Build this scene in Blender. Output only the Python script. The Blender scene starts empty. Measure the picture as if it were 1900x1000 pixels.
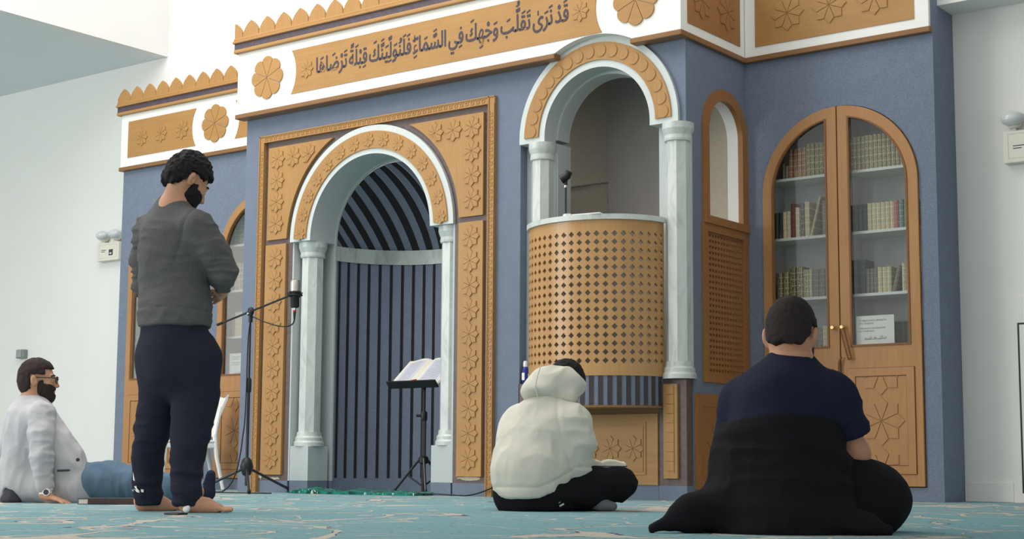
import bpy, bmesh, math, random
import numpy as np
from mathutils import Vector, Matrix
from mathutils.geometry import tessellate_polygon

SC = bpy.context.scene
COL = SC.collection
random.seed(7)
PI = math.pi
def R(d): return d * PI / 180.0

# ------------------------------------------------------------------ camera
PITCH, ROLL, YAW = R(6.64796516), R(0.26878228), R(36.38455667)
FPX, PPX, PPY = 2793.0756, 991.254, 538.509
cam_d = bpy.data.cameras.new('camera')
cam = bpy.data.objects.new('camera', cam_d); COL.objects.link(cam)
_f = Vector((-math.sin(YAW)*math.cos(PITCH), math.cos(YAW)*math.cos(PITCH), math.sin(PITCH)))
_r0 = Vector((math.cos(YAW), math.sin(YAW), 0)); _u0 = _r0.cross(_f)
_r = _r0*math.cos(ROLL) + _u0*math.sin(ROLL); _u = -_r0*math.sin(ROLL) + _u0*math.cos(ROLL)
CAM_LOC = Vector((0.0, -9.0716, 0.235))
cam.matrix_world = Matrix(((_r.x, _u.x, -_f.x, CAM_LOC.x), (_r.y, _u.y, -_f.y, CAM_LOC.y), (_r.z, _u.z, -_f.z, CAM_LOC.z), (0, 0, 0, 1)))
cam_d.sensor_width = 36.0
cam_d.lens = FPX/1900.0*36.0
cam_d.shift_x = -(PPX-950.0)/1900.0
cam_d.shift_y = (PPY-500.0)/1900.0
cam_d.clip_start = 0.05; cam_d.clip_end = 200
SC.camera = cam

# ------------------------------------------------------------------ world, lights, exposure
W = bpy.data.worlds.new('world'); SC.world = W; W.use_nodes = True
bg = W.node_tree.nodes['Background']
bg.inputs[0].default_value = (1.0, 0.975, 0.94, 1); bg.inputs[1].default_value = 1.03
def area(name, loc, rot, sx, sy, power, color=(1, 1, 1)):
    d = bpy.data.lights.new(name, 'AREA'); d.shape = 'RECTANGLE'; d.size = sx; d.size_y = sy
    d.energy = power; d.color = color
    o = bpy.data.objects.new(name, d); COL.objects.link(o); o.location = loc; o.rotation_euler = rot
    return o
# daylight falling through the roof light over the centre of the hall
area('roof_light_daylight', (-9.2, -3.2, 7.4), (R(20), R(8), 0), 5.5, 4.5, 330, (1.0, 0.99, 0.97))
# daylight from the tall windows along the left-hand side of the hall
area('side_window_daylight', (-14.6, -11.2, 3.4), (R(82), 0, R(-30)), 5.0, 3.6, 500, (1.0, 0.99, 0.97))
SC.view_settings.view_transform = 'Standard'
SC.view_settings.look = 'None'
SC.view_settings.gamma = 1.0
SC.view_settings.use_curve_mapping = False
SC.view_settings.exposure = 0.0

# ------------------------------------------------------------------ materials
def srgb(r, g, b):
    def c(v):
        v = v/255.0
        return v/12.92 if v <= 0.04045 else ((v+0.055)/1.055)**2.4
    return (c(r), c(g), c(b), 1.0)
def mul(c, k): return (c[0]*k, c[1]*k, c[2]*k, 1.0)
class NT:
    def __init__(s, name, rough=0.6, spec=0.5):
        s.m = bpy.data.materials.new(name); s.m.use_nodes = True
        s.t = s.m.node_tree; s.b = s.t.nodes['Principled BSDF']
        s.b.inputs['Roughness'].default_value = rough
        s.b.inputs['Specular IOR Level'].default_value = spec
        s._co = None
    def n(s, typ, **kw):
        nd = s.t.nodes.new(typ)
        for k, v in kw.items(): setattr(nd, k, v)
        return nd
    def link(s, a, b): s.t.links.new(a, b)
    def co(s):
        if s._co is None: s._co = s.n('ShaderNodeTexCoord').outputs['Object']
        return s._co
    def mapping(s, scale, rot=(0, 0, 0)):
        mp = s.n('ShaderNodeMapping'); s.link(s.co(), mp.inputs[0])
        mp.inputs['Scale'].default_value = scale; mp.inputs['Rotation'].default_value = rot
        return mp.outputs[0]
    def noise(s, scale, detail=3, vec=None, rough=0.55, dist=0.0):
        t = s.n('ShaderNodeTexNoise'); s.link(vec if vec is not None else s.co(), t.inputs['Vector'])
        t.inputs['Scale'].default_value = scale; t.inputs['Detail'].default_value = detail
        t.inputs['Roughness'].default_value = rough; t.inputs['Distortion'].default_value = dist
        return t.outputs['Fac']
    def ramp(s, fac, stops):
        r = s.n('ShaderNodeValToRGB'); s.link(fac, r.inputs[0])
        el = r.color_ramp.elements
        while len(el) < len(stops): el.new(0.5)
        for e, (p, c) in zip(el, stops): e.position = p; e.color = c
        return r.outputs[0]
    def mix(s, fac, a, b, mode='MIX'):
        m = s.n('ShaderNodeMix', data_type='RGBA', blend_type=mode)
        if hasattr(fac, 'links'): s.link(fac, m.inputs[0])
        else: m.inputs[0].default_value = fac
        for v, i in ((a, 6), (b, 7)):
            if hasattr(v, 'links'): s.link(v, m.inputs[i])
            else: m.inputs[i].default_value = v
        return m.outputs[2]
    def math(s, op, a, b=0.0, c=None):
        m = s.n('ShaderNodeMath', operation=op)
        for i, v in enumerate((a, b) if c is None else (a, b, c)):
            if hasattr(v, 'links'): s.link(v, m.inputs[i])
            else: m.inputs[i].default_value = v
        return m.outputs[0]
    def color(s, c):
        if hasattr(c, 'links'): s.link(c, s.b.inputs['Base Color'])
        else: s.b.inputs['Base Color'].default_value = c
        return s
    def bump(s, h, strength=0.3, dist=0.01):
        b = s.n('ShaderNodeBump'); s.link(h, b.inputs['Height'])
        b.inputs['Strength'].default_value = strength; b.inputs['Distance'].default_value = dist
        s.link(b.outputs[0], s.b.inputs['Normal']); return s

def m_plain(name, c, rough=0.6, var=0.06, scale=8.0, spec=0.4, metal=0.0):
    t = NT(name, rough, spec)
    t.color(t.ramp(t.noise(scale, 4), [(0.3, mul(c, 1-var)), (0.7, mul(c, 1+var))]))
    t.b.inputs['Metallic'].default_value = metal
    return t.m
def m_felt(name, c):
    t = NT(name, 0.95, 0.1)
    a = t.ramp(t.noise(130, 4, rough=0.75), [(0.32, mul(c, 0.80)), (0.68, mul(c, 1.22))])
    b = t.ramp(t.noise(9, 3), [(0.3, (0.96, 0.96, 0.96, 1)), (0.7, (1.04, 1.04, 1.04, 1))])
    t.color(t.mix(1.0, a, b, 'MULTIPLY')).bump(t.noise(160, 3), 0.35, 0.004)
    return t.m
def m_wood(name, c, axis='z', rough=0.42, spec=0.28, var=0.10):
    t = NT(name, rough, spec)
    sc = {'x': (2.0, 26, 26), 'y': (26, 2.0, 26), 'z': (26, 26, 2.0)}[axis]
    v = t.mapping(sc)
    g = t.noise(1.6, 5, v, 0.6, 0.6)
    big = t.noise(1.4, 3)
    a = t.ramp(g, [(0.28, mul(c, 1-var)), (0.55, c), (0.8, mul(c, 1+var*0.8))])
    b = t.ramp(big, [(0.3, (0.93, 0.92, 0.90, 1)), (0.7, (1.05, 1.05, 1.05, 1))])
    t.color(t.mix(1.0, a, b, 'MULTIPLY')).bump(g, 0.05, 0.003)
    return t.m
def m_speck(name, c, fleck, scale=150, thr=0.70, rough=0.45):
    t = NT(name, rough, 0.4)
    base = t.ramp(t.noise(30, 4), [(0.3, mul(c, 0.8)), (0.7, mul(c, 1.2))])
    f = t.ramp(t.noise(scale, 2, rough=0.8), [(thr-0.02, (0, 0, 0, 1)), (thr+0.04, (1, 1, 1, 1))])
    t.color(t.mix(f, base, fleck))
    return t.m
def m_marble(name, c, dark):
    t = NT(name, 0.35, 0.5)
    v = t.mapping((5, 5, 1.6))
    n1 = t.noise(1.5, 8, v, 0.65, 1.2)
    t.color(t.ramp(n1, [(0.32, dark), (0.52, c), (0.75, mul(c, 1.07))]))
    return t.m
def m_fabric(name, c, rough=0.92, var=0.14, scale=220, sheen=0.0):
    t = NT(name, rough, 0.15)
    a = t.ramp(t.noise(scale, 3, rough=0.7), [(0.3, mul(c, 1-var)), (0.7, mul(c, 1+var))])
    b = t.ramp(t.noise(5, 3), [(0.3, (0.93, 0.93, 0.93, 1)), (0.7, (1.06, 1.06, 1.06, 1))])
    t.color(t.mix(1.0, a, b, 'MULTIPLY')).bump(t.noise(scale*1.4, 2), 0.25, 0.002)
    if sheen: t.b.inputs['Sheen Weight'].default_value = sheen
    return t.m

M = {}
M['white'] = m_plain('white_paint', srgb(238, 238, 233), 0.55, 0.01, 6)
M['wall'] = m_plain('wall_paint', srgb(232, 231, 227), 0.8, 0.015, 2)
M['soffit'] = m_plain('soffit_paint', srgb(228, 232, 234), 0.85, 0.02, 2)
M['felt'] = m_felt('blue_felt', srgb(118, 128, 145))
M['granite_k'] = m_speck('black_brown_granite', srgb(62, 53, 53), srgb(120, 112, 108))
M['arch'] = m_plain('pale_grey_stone', srgb(204, 211, 208), 0.5, 0.03, 12)
M['felt_dark'] = m_plain('dark_groove', srgb(34, 32, 36), 0.9, 0.1, 40)
M['wood'] = m_wood('oak_wood', srgb(176, 133, 80))
M['wood_lit'] = m_wood('balcony_wood_lit', srgb(188, 144, 92), 'z', 0.3, 0.4)  # lighter oak copy: direct light on the balcony put into its colour
M['wood_h'] = m_wood('oak_wood_flat', srgb(176, 133, 80), 'x')
M['wood_door'] = m_wood('door_wood', srgb(176, 130, 84))
M['wood_side'] = m_wood('side_wood', srgb(160, 112, 68))
M['wood_trim'] = m_wood('brown_trim_wood', srgb(140, 102, 66), 'x', 0.35)
M['bead'] = m_wood('dark_bead_wood', srgb(128, 84, 48), 'z', 0.35)
M['granite'] = m_speck('brown_granite', srgb(98, 84, 80), srgb(165, 155, 148))
M['granite_d'] = m_speck('dark_granite', srgb(84, 72, 80), srgb(150, 140, 148))
M['marble'] = m_marble('white_marble', srgb(201, 207, 203), srgb(174, 182, 178))
M['marble_g'] = m_marble('grey_green_marble', srgb(180, 190, 184), srgb(140, 152, 147))
M['grey'] = m_plain('grey_paint', srgb(186, 194, 194), 0.6, 0.02, 4)
M['grey_in'] = m_plain('interior_grey', srgb(200, 196, 190), 0.7, 0.03, 4)
M['beige_in'] = m_plain('interior_beige', srgb(240, 229, 206), 0.7, 0.03, 30)
M['shelf_grey'] = m_plain('cabinet_grey', srgb(196, 200, 200), 0.6, 0.03, 6)
M['shelf_white'] = m_plain('shelf_white', srgb(222, 226, 224), 0.5, 0.02, 6)
M['black'] = m_plain('black_plastic', srgb(30, 30, 33), 0.45, 0.1, 30)
M['metal_black'] = m_plain('black_metal', srgb(38, 38, 42), 0.35, 0.1, 30, 0.5)
M['chrome'] = m_plain('silver_metal', srgb(200, 198, 190), 0.3, 0.04, 30, 0.5, 0.9)
M['brass'] = m_plain('brass_metal', srgb(214, 180, 120), 0.3, 0.05, 30, 0.5, 0.9)
M['paper'] = m_plain('paper_white', srgb(236, 236, 232), 0.8, 0.02, 30)
M['page'] = m_plain('cream_page', srgb(226, 222, 206), 0.8, 0.03, 60)
M['ink'] = m_plain('dark_ink', srgb(70, 66, 78), 0.7, 0.05, 30)
M['plastic_w'] = m_plain('white_plastic', srgb(236, 236, 232), 0.4, 0.015, 10)
M['cream_p'] = m_plain('cream_plastic', srgb(222, 218, 205), 0.45, 0.02, 10)
M['skin'] = m_plain('skin', srgb(196, 146, 116), 0.55, 0.08, 25)
M['skin_foot'] = M['skin']
M['hair'] = m_fabric('black_hair', srgb(34, 31, 32), 0.7, 0.3, 120)
M['hair_b'] = m_fabric('brown_hair', srgb(54, 44, 42), 0.7, 0.25, 160)
M['red'] = m_plain('red_plastic', srgb(180, 40, 40), 0.5, 0.05, 20)
M['plaster'] = m_plain('bare_plaster', srgb(206, 192, 174), 0.9, 0.15, 60)
def m_glass():
    t = NT('window_glass'); nt = t.t
    tr = t.n('ShaderNodeBsdfTransparent'); tr.inputs[0].default_value = (0.97, 0.985, 0.98, 1)
    gl = t.n('ShaderNodeBsdfGlossy'); gl.inputs['Roughness'].default_value = 0.03
    fr = t.n('ShaderNodeFresnel'); fr.inputs[0].default_value = 1.5
    k = t.math('MULTIPLY_ADD', fr.outputs[0], 0.6, 0.01)
    mx = t.n('ShaderNodeMixShader'); t.link(k, mx.inputs[0]); t.link(tr.outputs[0], mx.inputs[1]); t.link(gl.outputs[0], mx.inputs[2])
    t.link(mx.outputs[0], nt.nodes['Material Output'].inputs[0])
    return t.m
M['glass'] = m_glass()
def m_carpet():
    t = NT('teal_carpet', 0.95, 0.1)
    teal = t.ramp(t.noise(40, 4, rough=0.7), [(0.3, srgb(112, 150, 156)), (0.7, srgb(134, 170, 175))])
    beige = t.ramp(t.noise(50, 3), [(0.3, srgb(176, 168, 156)), (0.7, srgb(204, 196, 184))])
    v = t.mapping((1, 1, 0.0))
    n1 = t.noise(0.8, 1.2, v, 0.4, 1.3)
    d1 = t.math('ABSOLUTE', t.math('SUBTRACT', n1, 0.5))
    wid = t.math('MULTIPLY_ADD', t.noise(3.2, 1, v), 0.050, -0.0125)
    band = t.ramp(t.math('SUBTRACT', d1, wid), [(0.0, (1, 1, 1, 1)), (0.004, (0, 0, 0, 1))])
    edge0 = t.math('ABSOLUTE', t.math('SUBTRACT', d1, t.math('ADD', wid, 0.004)))
    dash = t.math('GREATER_THAN', t.noise(7, 2, v), 0.53)
    edge = t.math('MULTIPLY', t.math('LESS_THAN', edge0, 0.0035), dash)
    n2 = t.noise(1.3, 1, v, 0.4, 1.5)
    fine = t.math('LESS_THAN', t.math('ABSOLUTE', t.math('SUBTRACT', n2, 0.52)), 0.009)
    c = t.mix(band, teal, beige)
    c = t.mix(fine, c, beige)
    c = t.mix(edge, c, srgb(52, 58, 80))
    fl = t.math('GREATER_THAN', t.noise(24, 1, v), 0.725)
    c = t.mix(fl, c, srgb(58, 66, 84))
    t.color(c).bump(t.noise(300, 2), 0.5, 0.004)
    return t.m
M['carpet'] = m_carpet()

# ------------------------------------------------------------------ mesh helpers
def AY(a, b, t): return (a, t, b)          # plate in the x,z plane, thick along y
def AX(a, b, t): return (t, a, b)          # plate in the y,z plane, thick along x
def AZ(a, b, t): return (a, b, t)          # plate in the x,y plane, thick along z
class MB:
    def __init__(s): s.v = []; s.f = []; s.mi = []; s.mats = []
    def mat(s, m):
        if m not in s.mats: s.mats.append(m)
        return s.mats.index(m)
    def add(s, vs, fs, m):
        o = len(s.v); k = s.mat(m)
        s.v += [tuple(p) for p in vs]
        for f in fs: s.f.append(tuple(i+o for i in f)); s.mi.append(k)
        return s
    def box(s, x0, x1, y0, y1, z0, z1, m):
        if x0 > x1: x0, x1 = x1, x0
        if y0 > y1: y0, y1 = y1, y0
        if z0 > z1: z0, z1 = z1, z0
        v = [(x0, y0, z0), (x1, y0, z0), (x1, y1, z0), (x0, y1, z0), (x0, y0, z1), (x1, y0, z1), (x1, y1, z1), (x0, y1, z1)]
        return s.add(v, [(0, 3, 2, 1), (4, 5, 6, 7), (0, 1, 5, 4), (1, 2, 6, 5), (2, 3, 7, 6), (3, 0, 4, 7)], m)
    def prism(s, outer, t0, t1, m, holes=(), ax=AY, side=None):
        loops = [list(outer)] + [list(h) for h in holes]
        tris = tessellate_polygon([[Vector((a, b, 0)) for a, b in l] for l in loops])
        flat = [p for l in loops for p in l]; n = len(flat)
        vs = [ax(a, b, t0) for a, b in flat] + [ax(a, b, t1) for a, b in flat]
        s.add(vs, [tuple(t) for t in tris] + [tuple(i+n for i in reversed(t)) for t in tris], m)
        sf = []; o = 0
        for l in loops:
            for i in range(len(l)):
                j = (i+1) % len(l); sf.append((o+i, o+j, o+j+n, o+i+n))
            o += len(l)
        return s.add(vs, sf, side or m)
    def lathe(s, prof, c, m, seg=32, axis='z', smooth=True):
        vs = []; fs = []
        for (r, h) in prof:
            for k in range(seg):
                a = 2*PI*(k+0.5)/seg
                p = (r*math.cos(a), r*math.sin(a), h)
                if axis == 'y': p = (p[0], p[2], p[1])
                if axis == 'x': p = (p[2], p[0], p[1])
                vs.append((c[0]+p[0], c[1]+p[1], c[2]+p[2]))
        n = len(prof)
        for i in range(n-1):
            for k in range(seg):
                j = (k+1) % seg; fs.append((i*seg+k, i*seg+j, (i+1)*seg+j, (i+1)*seg+k))
        fs.append(tuple(range(seg-1, -1, -1))); fs.append(tuple((n-1)*seg+k for k in range(seg)))
        return s.add(vs, fs, m)
    def tube(s, pts, r, m, seg=10, r1=None):
        pts = [Vector(p) for p in pts]; vs = []; fs = []
        n = len(pts); up = None
        for i, p in enumerate(pts):
            d = (pts[min(i+1, n-1)]-pts[max(i-1, 0)]).normalized()
            if up is None:
                up = Vector((0, 0, 1)) if abs(d.z) < 0.9 else Vector((1, 0, 0))
            a = d.cross(up).normalized(); up = a.cross(d).normalized()
            rr = r if r1 is None else r+(r1-r)*i/(n-1)
            for k in range(seg):
                t = 2*PI*k/seg; vs.append(p + a*(rr*math.cos(t)) + up*(rr*math.sin(t)))
        for i in range(n-1):
            for k in range(seg):
                j = (k+1) % seg; fs.append((i*seg+k, i*seg+j, (i+1)*seg+j, (i+1)*seg+k))
        fs.append(tuple(range(seg-1, -1, -1))); fs.append(tuple((n-1)*seg+k for k in range(seg)))
        return s.add(vs, fs, m)
    def ball(s, c, r, m, seg=16, rings=10, sc=(1, 1, 1)):
        prof = [(r*math.sin(PI*i/rings), -r*math.cos(PI*i/rings)) for i in range(1, rings)]
        vs = []; fs = []
        for (rr, h) in prof:
            for k in range(seg):
                a = 2*PI*k/seg; vs.append((c[0]+rr*math.cos(a)*sc[0], c[1]+rr*math.sin(a)*sc[1], c[2]+h*sc[2]))
        n = len(prof)
        for i in range(n-1):
            for k in range(seg):
                j = (k+1) % seg; fs.append((i*seg+k, i*seg+j, (i+1)*seg+j, (i+1)*seg+k))
        b = len(vs); vs += [(c[0], c[1], c[2]-r*sc[2]), (c[0], c[1], c[2]+r*sc[2])]
        for k in range(seg):
            j = (k+1) % seg; fs.append((b, j, k)); fs.append((b+1, (n-1)*seg+k, (n-1)*seg+j))
        return s.add(vs, fs, m)
ORG = {}
def build(name, mb, parent=None, base=None, smooth=False, bevel=0.0, angle=35):
    o = None
    b = Vector(base) if base is not None else (ORG[parent.name] if parent is not None else Vector((0, 0, 0)))
    me = bpy.data.meshes.new(name)
    vs = [tuple(Vector(p)-b) for p in mb.v]
    me.from_pydata(vs, [], mb.f)
    for m in mb.mats: me.materials.append(m)
    me.polygons.foreach_set('material_index', mb.mi)
    bm = bmesh.new(); bm.from_mesh(me)
    bmesh.ops.remove_doubles(bm, verts=bm.verts, dist=1e-6)
    bmesh.ops.recalc_face_normals(bm, faces=bm.faces)
    bm.to_mesh(me); bm.free()
    if smooth:
        for p in me.polygons: p.use_smooth = True
        try: me.set_sharp_from_angle(angle=R(angle))
        except Exception: pass
    o = bpy.data.objects.new(name, me); COL.objects.link(o)
    if parent is not None:
        o.parent = parent; o.location = b-ORG[parent.name]
    else: o.location = b
    ORG[o.name] = b
    if bevel:
        md = o.modifiers.new('bevel', 'BEVEL'); md.width = bevel; md.segments = 2; md.limit_method = 'ANGLE'; md.angle_limit = R(40)
    return o
def thing(name, label, cat, loc, group=None, rz=0.0):
    o = bpy.data.objects.new(name, None); COL.objects.link(o)
    o.empty_display_size = 0.1; o.location = loc; o.rotation_euler = (0, 0, rz)
    ORG[o.name] = Vector(loc); tag(o, label, cat, group)
    return o
def tag(o, label, cat, group=None):
    o['label'] = label; o['category'] = cat
    if group: o['group'] = group
    return o
def struct(name, mb, bevel=0.0, parent=None, smooth=False):
    o = build(name, mb, parent, smooth=smooth, bevel=bevel)
    if parent is None: o['kind'] = 'structure'
    return o
def arc(cx, cz, r, a0, a1, n=40):
    return [(cx+r*math.cos(R(a0+(a1-a0)*i/n)), cz+r*math.sin(R(a0+(a1-a0)*i/n))) for i in range(n+1)]
def rect(x0, x1, z0, z1): return [(x0, z0), (x1, z0), (x1, z1), (x0, z1)]
def clip_poly(poly, f):
    out = []
    for i in range(len(poly)):
        p, q = poly[i], poly[(i+1) % len(poly)]; a, b = f(p), f(q)
        if a >= 0: out.append(p)
        if (a >= 0) != (b >= 0):
            t = a/(a-b); out.append((p[0]+(q[0]-p[0])*t, p[1]+(q[1]-p[1])*t))
    return out
def shrink(poly, g):
    cx = sum(p[0] for p in poly)/len(poly); cz = sum(p[1] for p in poly)/len(poly)
    out = []
    for x, z in poly:
        d = math.hypot(x-cx, z-cz)
        k = max(0.2, (d-g)/d) if d > 0 else 1
        out.append((cx+(x-cx)*k, cz+(z-cz)*k))
    return out
def star(mb, cx, cz, r, t0, t1, m, ax=AY, gap=0.03, clips=(), rot=0.0):
    """eight pointed carved star: eight raised kites parted by thin grooves"""
    for k in range(8):
        a = R(45*k+rot); n = 0.765*r
        poly = [(cx, cz), (cx+n*math.cos(a-R(22.5)), cz+n*math.sin(a-R(22.5))), (cx+r*math.cos(a), cz+r*math.sin(a)), (cx+n*math.cos(a+R(22.5)), cz+n*math.sin(a+R(22.5)))]
        for c in clips:
            if len(poly) > 2: poly = clip_poly(poly, c)
        if len(poly) < 3: continue
        poly = shrink(poly, gap*r)
        mb.prism(poly, t0, t1, m, ax=ax)
def rosette(mb, cx, cz, r, t0, t1, m, ax=AY):
    for k in range(8):
        a = R(45*k+90); g = 0.012*r/0.19
        poly = [(cx+0.03*r*math.cos(a), cz+0.03*r*math.sin(a))]
        for i in range(13):
            ph = -21.6+43.2*i/12
            rr = r*(0.86+0.14*max(0.0, math.cos(ph/21.6*PI/2))**0.7)
            poly.append((cx+rr*math.cos(a+R(ph)), cz+rr*math.sin(a+R(ph))))
        mb.prism(poly, t0, t1, m, ax=ax)
def panel_frame(mb, x0, x1, z0, z1, w, t0, t1, m, ax=AY):
    mb.prism(rect(x0, x1, z0, z1), t0, t1, m, holes=[rect(x0+w, x1-w, z0+w, z1-w)], ax=ax)

# ------------------------------------------------------------------ the room
XL, XJ, XM, XC = -9.87, -6.83, -5.353, -3.865     # left end of centre block, joint, pulpit corner, right cabinet end
YB = 1.27                                          # rear wall
YW = 0.88                                          # cabinet wings front
FZ0, FZ1 = 3.315, 3.866                            # white frieze band
struct('floor', MB().prism(rect(-24, 8, -16, 1.5), -0.1, 0.0, M['carpet'], ax=AZ))
w = MB(); w.box(-24, 8, YB, YB+0.25, 0, 9.0, M['wall'])
struct('wall_back', w)
struct('ceiling', MB().box(-24, -12.62, -9.5, YB, 4.57, 4.9, M['soffit']))
struct('trim_1', MB().box(-12.62, -12.511, -9.5, YB, 4.57, 7.6, M['wall']))      # upstand of the roof light
struct('trim_2', MB().box(XC+0.0, 8, 0.98, YB, 3.494, 6.0, M['wall']))            # bulkhead along the right-hand wall
struct('shade_slab_right', MB().box(-3.2, 8, -9.0, 0.97, 3.62, 3.9, M['soffit']))  # unseen ceiling slab, added to darken the right side
struct('baseboard_right', MB().box(XC+0.002, -3.52, YB-0.018, YB, 0, 0.135, M['wall']), bevel=0.004)
d = MB()
d.box(-3.52, -2.4, YB-0.012, YB, 0.0, 1.42, M['wall'])
panel_frame(d, -3.46, -2.5, 0.063, 1.232, 0.012, YB-0.0135, YB-0.008, M['black'])
struct('door_1', d)

# ------------------------------------------------------------------ blue felt walls
AC, AZc = -8.363, 2.127                            # prayer niche arch centre
w = MB()
w.prism([(XL, 0), (-9.62, 0), (-9.62, 3.055), (-7.105, 3.055), (-7.105, 0), (XJ-0.012, 0), (XJ-0.012, 4.0), (XL, 4.0)], 0.0, 0.3, M['felt'])
w.box(XL, XL+0.05, 0.3, YB, 0, 4.0, M['felt'])
struct('wall_centre', w)
PC, PZ, PRO, PRI = -6.105, 2.705, 0.705, 0.468     # pulpit arch
w = MB()
hole = [(XJ+0.01, 0.0)] + [(XJ+0.01, 2.672)] + arc(PC, PZ, PRO-0.03, 180, 0, 40) + [(-5.425, 2.672), (XM, 2.672)]
w.prism([(XJ-0.012, 0)] + hole + [(XM, 4.0), (XJ-0.012, 4.0)], 0.0, 0.12, M['felt'])
# side face of the pulpit, with the opening of the side window
sp = [(0.085, 0.0), (YW, 0.0), (YW, 4.0), (0.12, 4.0), (0.12, 2.672), (0.085, 2.672)]
win = [(0.24, 2.0)] + [(0.856, 2.0)] + arc(0.548, 2.67, 0.308, 0, 180, 24)
lat = rect(0.26, 0.81, 0.895, 1.915)
w.prism(sp, XM-0.11, XM, M['felt'], holes=[win, lat], ax=AX)
w.box(XM-0.05, XM, YW, YB, 0, 4.0, M['felt'])
struct('wall_pulpit', w)
def wing_wall(name, x0, x1, doors, side):
    w = MB(); holes = []
    for c in doors:
        holes.append([(c-0.612, 0.098), (c+0.612, 0.098)] + arc(c, 2.238, 0.612, 0, 180, 40))
    w.prism(rect(x0, x1, 0, 4.0), YW, YW+0.06, M['felt'], holes=holes)
    if side == 'r': w.box(x1-0.05, x1, YW+0.06, YB, 0, 4.0, M['felt'])
    else: w.box(x0, x0+0.05, YW+0.06, YB, 0, 4.0, M['felt'])
    struct(name, w)
wing_wall('wall_right', XM, XC, [-4.600], 'r')
LW0 = -12.685
wing_wall('wall_left', LW0, XL, [-11.922, -10.556], 'l')

# inside of the pulpit
w = MB(); w.box(-7.55, XM-0.12, 1.18, 1.22, 0, 3.6, M['beige_in'])
w.box(-7.55, -6.60, 1.165, 1.18, 2.565, 2.575, M['grey_in']); 
struct('wall_pulpit_rear', w)
struct('wall_pulpit_inner', MB().box(-6.69, -6.0, 1.02, 1.06, 0, 3.6, M['grey_in']))
struct('wall_pulpit_pilaster', MB().box(-5.575, XM-0.115, 1.12, 1.18, 0, 3.6, M['white']))
struct('ceiling_pulpit', MB().box(-7.55, XM-0.11, 0.13, 1.22, 3.47, 3.52, M['grey_in']))

# ------------------------------------------------------------------ prayer niche
t = thing('niche', 'concave blue prayer niche with thin black vertical strips and striped half dome', 'niche', (AC, 0.28, 0))
w = MB(); NR = 0.665; NY = 0.28
seg = 60
vs = []; fs = []
for i in range(seg+1):
    a = PI*i/seg
    for z in (0.0, 1.99): vs.append((AC+NR*math.cos(a), NY+NR*math.sin(a), z))
    for z in (1.99, 0.0): vs.append((AC+(NR+0.04)*math.cos(a), NY+(NR+0.04)*math.sin(a), z))
for i in range(seg):
    for k in range(4):
        l = (k+1) % 4; fs.append((i*4+k, (i+1)*4+k, (i+1)*4+l, i*4+l))
w.add(vs, fs, M['felt'])
for k in range(21):
    a0 = R(98.7-8.52*11+8.52*k)
    if not (R(3) < a0 < R(177)): continue
    da = R(1.05)
    q = []
    for rr in (NR-0.004, NR+0.01):
        for a in (a0-da, a0+da):
            q.append((AC+rr*math.cos(a), NY+rr*math.sin(a)))
    w.prism([q[0], q[1], q[3], q[2]], 0.125, 1.988, M['felt_dark'], ax=AZ)
build('striped_wall', w, t, smooth=True, angle=25)
w = MB(); vs = []; fs = []
for i in range(seg+1):
    a = PI*i/seg
    for rr, z in ((NR-0.014, 1.985), (NR-0.014, 2.112), (NR+0.03, 2.112), (NR+0.03, 1.985)):
        vs.append((AC+rr*math.cos(a), NY+rr*math.sin(a), z))
for i in range(seg):
    for k in range(4):
        l = (k+1) % 4; fs.append((i*4+k, (i+1)*4+k, (i+1)*4+l, i*4+l))
w.add(vs, fs, M['marble_g']); build('marble_band', w, t, smooth=True, angle=30)
w = MB()
edges = [180.0]
a = 92+11.25*7+2.8
bl = []
k = 0
bounds = [180.0]
x = 92+11.25*8-2.8
while x > 0:
    bounds.append(x); x -= 5.625
bounds.append(0.0)
bounds = sorted(set([b for b in bounds if 0 <= b <= 180]), reverse=True)
for i in range(len(bounds)-1):
    b0, b1 = bounds[i], bounds[i+1]
    mid = (b0+b1)/2
    kk = int(math.floor((mid-(92-2.8125))/5.625)) % 2
    m = M['felt_dark'] if kk == 0 else M['felt']
    rr = NR - (0.003 if kk == 0 else 0.0)
    nx = 3; nf = 18; vs = []; fs = []
    for u in range(nx+1):
        th = R(b0+(b1-b0)*u/nx); xx = rr*math.cos(th); rho = rr*abs(math.sin(th))
        for q in range(nf+1):
            ph = PI/2*q/nf
            wv = 0.62*(1-abs(xx)/NR); lin = q/nf
            yy = rho*(wv*math.sin(ph)+(1-wv)*lin); zz = rho*(wv*math.cos(ph)+(1-wv)*(1-lin))
            vs.append((AC+xx, NY+0.012+yy, 2.112+zz))
    for u in range(nx):
        for q in range(nf):
            fs.append((u*(nf+1)+q, (u+1)*(nf+1)+q, (u+1)*(nf+1)+q+1, u*(nf+1)+q+1))
    w.add(vs, fs, m)
build('half_dome', w, t, smooth=True, angle=60)

# lining of the niche opening (grey recess behind the columns)
w = MB()
out = [(-9.255, 0.1)] + [(-9.255, 2.127)] + arc(AC, AZc, 0.892, 180, 0, 40) + [(-7.471, 0.1)]
inn = [(AC+0.655, 0.1)] + arc(AC, AZc, 0.655, 0, 180, 40) + [(AC-0.655, 0.1)]
w.prism(out+inn, 0.272, 0.29, M['grey'])
w.box(-9.262, -9.245, 0.002, 0.28, 0.1, 2.14, M['grey'])
w.box(-7.481, -7.464, 0.002, 0.28, 0.1, 2.14, M['grey'])
w.prism([(-9.255, 0.0), (AC-0.655, 0.0), (AC-0.655, 0.1), (-9.255, 0.1)], 0.272, 0.29, M['felt'])
w.prism([(AC+0.655, 0.0), (-7.471, 0.0), (-7.471, 0.1), (AC+0.655, 0.1)], 0.272, 0.29, M['felt'])
struct('trim_3', w)

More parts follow.
